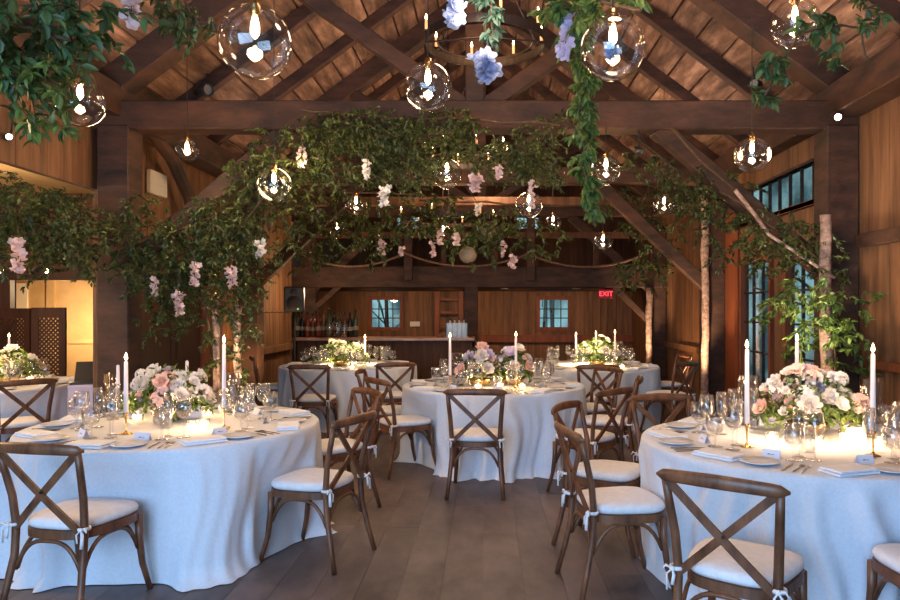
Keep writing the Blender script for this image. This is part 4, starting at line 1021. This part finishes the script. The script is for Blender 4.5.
# crate of clear bottles at the end of the bar
p = at(457, 339, 11.7)
t = thing('bottle_crate', 'pale crate at the right end of the bar holding clear bottles', 'crate', (p.x, 11.7, 1.076))
put('crate_box', MB().box(-.17, .17, -.09, -.08, 0, .24).box(-.17, .17, .08, .09, 0, .24).box(-.17, -.16, -.09, .09, 0, .24).box(.16, .17, -.09, .09, 0, .24).mesh('crate_box', glass('frosted_crate', (.9, .88, .8), .4, .3)), t)
bw = MB().lathe(BOT, 12).mesh('bottle', plain('bottle_clear', (.62, .54, .38), .15), True)
for r in range(2):
    for c in range(4):
        o = thing('carafe_bottle', 'clear water bottle in the crate, %s row, %s from left' % (('front', 'back')[r], order[c]), 'bottle', (p.x - .115 + c * .077, 11.66 + r * .08, 1.08), 0, 'clear bottles in the crate')
        o.scale = (.9, .9, .9); put('body', bw, o); put('cap', cap, o)
p = at(440, 339, 11.7); tag(put('wooden_block', MB().box(-.06, .06, -.04, .04, 0, .05, b=.004).mesh('wooden_block', M_WALL), None, (p.x, 11.7, 1.076)), 'small wooden box on the bar beside the bottle crate', 'box')
# speaker on stand
sp = Vector(((294.5 - CX) * 11.0 / F, 11.0, 0))
t = thing('speaker_stand', 'black tripod stand beside the left wall under a speaker', 'speaker stand', sp)
put('pole', MB().tube([(0, 0, .12), (0, 0, 1.50)], .018, 10).mesh('pole', M_BLACK, True), t)
for k in range(3):
    a = 2 * PI * k / 3 + .5; put('leg', MB().tube([(0, 0, .55), (.38 * math.cos(a), .38 * math.sin(a), .012)], .012, 8).mesh('leg', M_BLACK, True), t)
put('collar', MB().lathe([(0, .5), (.035, .5), (.035, .6), (0, .6)], 12).mesh('collar', M_BLACK, True), t)
t = thing('loudspeaker', 'black loudspeaker on the tripod stand by the left wall', 'speaker', sp + Vector((0, 0, 1.50)), .2)
put('cabinet', MB().box(-.15, .15, -.13, .14, 0, .40, b=.02).mesh('cabinet', M_BLACK), t)
put('woofer_grille', MB().lathe([(0, 0), (.11, .004), (.115, 0)], 24, Matrix.Translation((0, -.132, .14)) @ Matrix.Rotation(PI / 2, 4, 'X')).mesh('woofer_grille', M_IRON, True), t)
put('horn', MB().lathe([(0, 0), (.05, .004), (.055, 0)], 20, Matrix.Translation((0, -.132, .31)) @ Matrix.Rotation(PI / 2, 4, 'X')).mesh('horn', M_IRON, True), t)
put('power_lamp', MB().lathe([(0, 0), (.014, .002), (.014, -.003)], 10, Matrix.Translation((.06, -.135, .05)) @ Matrix.Rotation(PI / 2, 4, 'X')).mesh('power_lamp', plain('green_lamp', (.2, .6, .2), .5, 0, (.3, .8, .3), .6)), t)
# ladder on the back wall, switch plate
p0 = at(437, 300, 16.6); p1 = at(461, 300, 16.6)
t = thing('wall_ladder', 'wooden ladder fixed to the back wall behind the bar', 'ladder', (0, 16.6, 0))
for p in (p0, p1): put('side_rail', MB().box(p.x - .06, p.x + .06, 0, .08, 0, 1.97, b=.006).mesh('side_rail', M_TRIM), t)
for i in range(6): put('rung', MB().box(p0.x, p1.x, .02, .06, .25 + i * .3, .30 + i * .3).mesh('rung', M_TRIM), t)
p = at(415, 324, 16.93); tag(put('wall_plate', MB().box(-.12, .12, -.012, .012, -.06, .06, b=.004).mesh('wall_plate', M_WHITE), None, p), 'cream switch plate on the back wall right of the bar window', 'switch plate')
p = at(526, 357, 16.93); tag(put('wall_outlet', MB().box(-.06, .06, -.012, .012, -.09, .09, b=.004).mesh('wall_outlet', M_WHITE), None, p), 'cream wall outlet low on the back wall behind the middle table', 'outlet')
# dark chairs behind, benches under the loft
for i, (x, y, lab) in enumerate(((-1.5, 13.0, 'dark chair standing behind the bar at its left'), (-.75, 12.9, 'dark chair standing in the shade at the bar end'))): chair(x, y, 0, -1, lab, 'dark chairs by the bar')

# ------------------------------------------------------------------ side room things
# folding lattice screen
def lattice(x, y, wd, hh, rz, lab):
    t = thing('lattice_screen', lab, 'screen', (x, y, 0), rz, 'dark lattice screen panels')
    f = MB().box(0, .09, 0, .04, 0, hh).box(wd - .09, wd, 0, .04, 0, hh).box(.09, wd - .09, 0, .04, hh - .14, hh).box(.09, wd - .09, 0, .04, 0, .4)
    put('frame', f.mesh('frame', M_DARKDOOR), t)
    l = MB(); W_ = wd - .18; H_ = hh - .54; st = .062
    n = int((W_ + H_) / st)
    for k in range(n):
        for sg in (0, 1):
            c = k * st
            x0 = max(0, c - H_); x1 = min(W_, c)
            if x1 - x0 < .01: continue
            z0, z1 = c - x0, c - x1
            if sg: l.bar((.09 + x0, .012, .4 + H_ - z0), (.09 + x1, .012, .4 + H_ - z1), .008, .026, (0, 1, 0) if False else (0, 0, 1))
            else: l.bar((.09 + x0, .028, .4 + z0), (.09 + x1, .028, .4 + z1), .008, .026)
    put('lattice', l.mesh('lattice', M_DARKDOOR), t)
lattice(-6.20, 9.5, .46, 1.57, 0, 'dark carved lattice panel in the side room, next to the timber post')
lattice(-6.78, 9.62, .56, 1.56, -.2, 'dark carved lattice panel at the left edge of the photo')
p = at(21, 297, 13.18); tag(put('window_blind', MB().box(-.13, .13, -.02, .02, -.26, .26, b=.005).mesh('window_blind', plain('blind_white', (.9, .85, .7), .7)), None, p), 'narrow pale blind glowing above the lattice screen', 'blind')
# small stand with laptop and mixer behind the left table
s0 = Vector((-3.95, 7.05, 0))
t = thing('music_stand_table', 'small lavender-draped stand left of the timber post', 'stand', s0)
put('drape', MB().box(-.20, .12, -.16, .16, 0, .80, b=.02).mesh('drape', plain('lavender_cloth', (.40, .38, .55), .9)), t)
t = thing('laptop', 'black laptop tilted open on the lavender stand', 'laptop', s0 + Vector((-.06, 0, .801)), .35)
put('keyboard_base', MB().box(-.16, .16, -.11, .11, 0, .018, b=.004).mesh('keyboard_base', M_BLACK), t)
put('screen', MB().box(-.16, .16, 0, .012, 0, .22, b=.003).mesh('screen', M_BLACK), t, (0, .11, .015), (-.5, 0, 0))
# second front-left wall doors
dd = MB()
struct('door_1', MB().box(XL, XL + .05, 7.3, 8.15, 0, 2.05).box(XL, XL + .05, 8.17, 9.0, 0, 2.05).box(XL + .05, XL + .065, 7.42, 8.03, .95, 1.9).box(XL + .05, XL + .065, 8.29, 8.88, .95, 1.9).box(XL + .05, XL + .065, 7.42, 8.03, .15, .82).box(XL + .05, XL + .065, 8.29, 8.88, .15, .82), M_DARKDOOR)
struct('trim_10', MB().box(XL, XL + .08, 7.18, 7.3, 0, 2.17).box(XL, XL + .08, 9.0, 9.12, 0, 2.17).box(XL, XL + .08, 7.3, 9.0, 2.05, 2.17), M_TRIM)
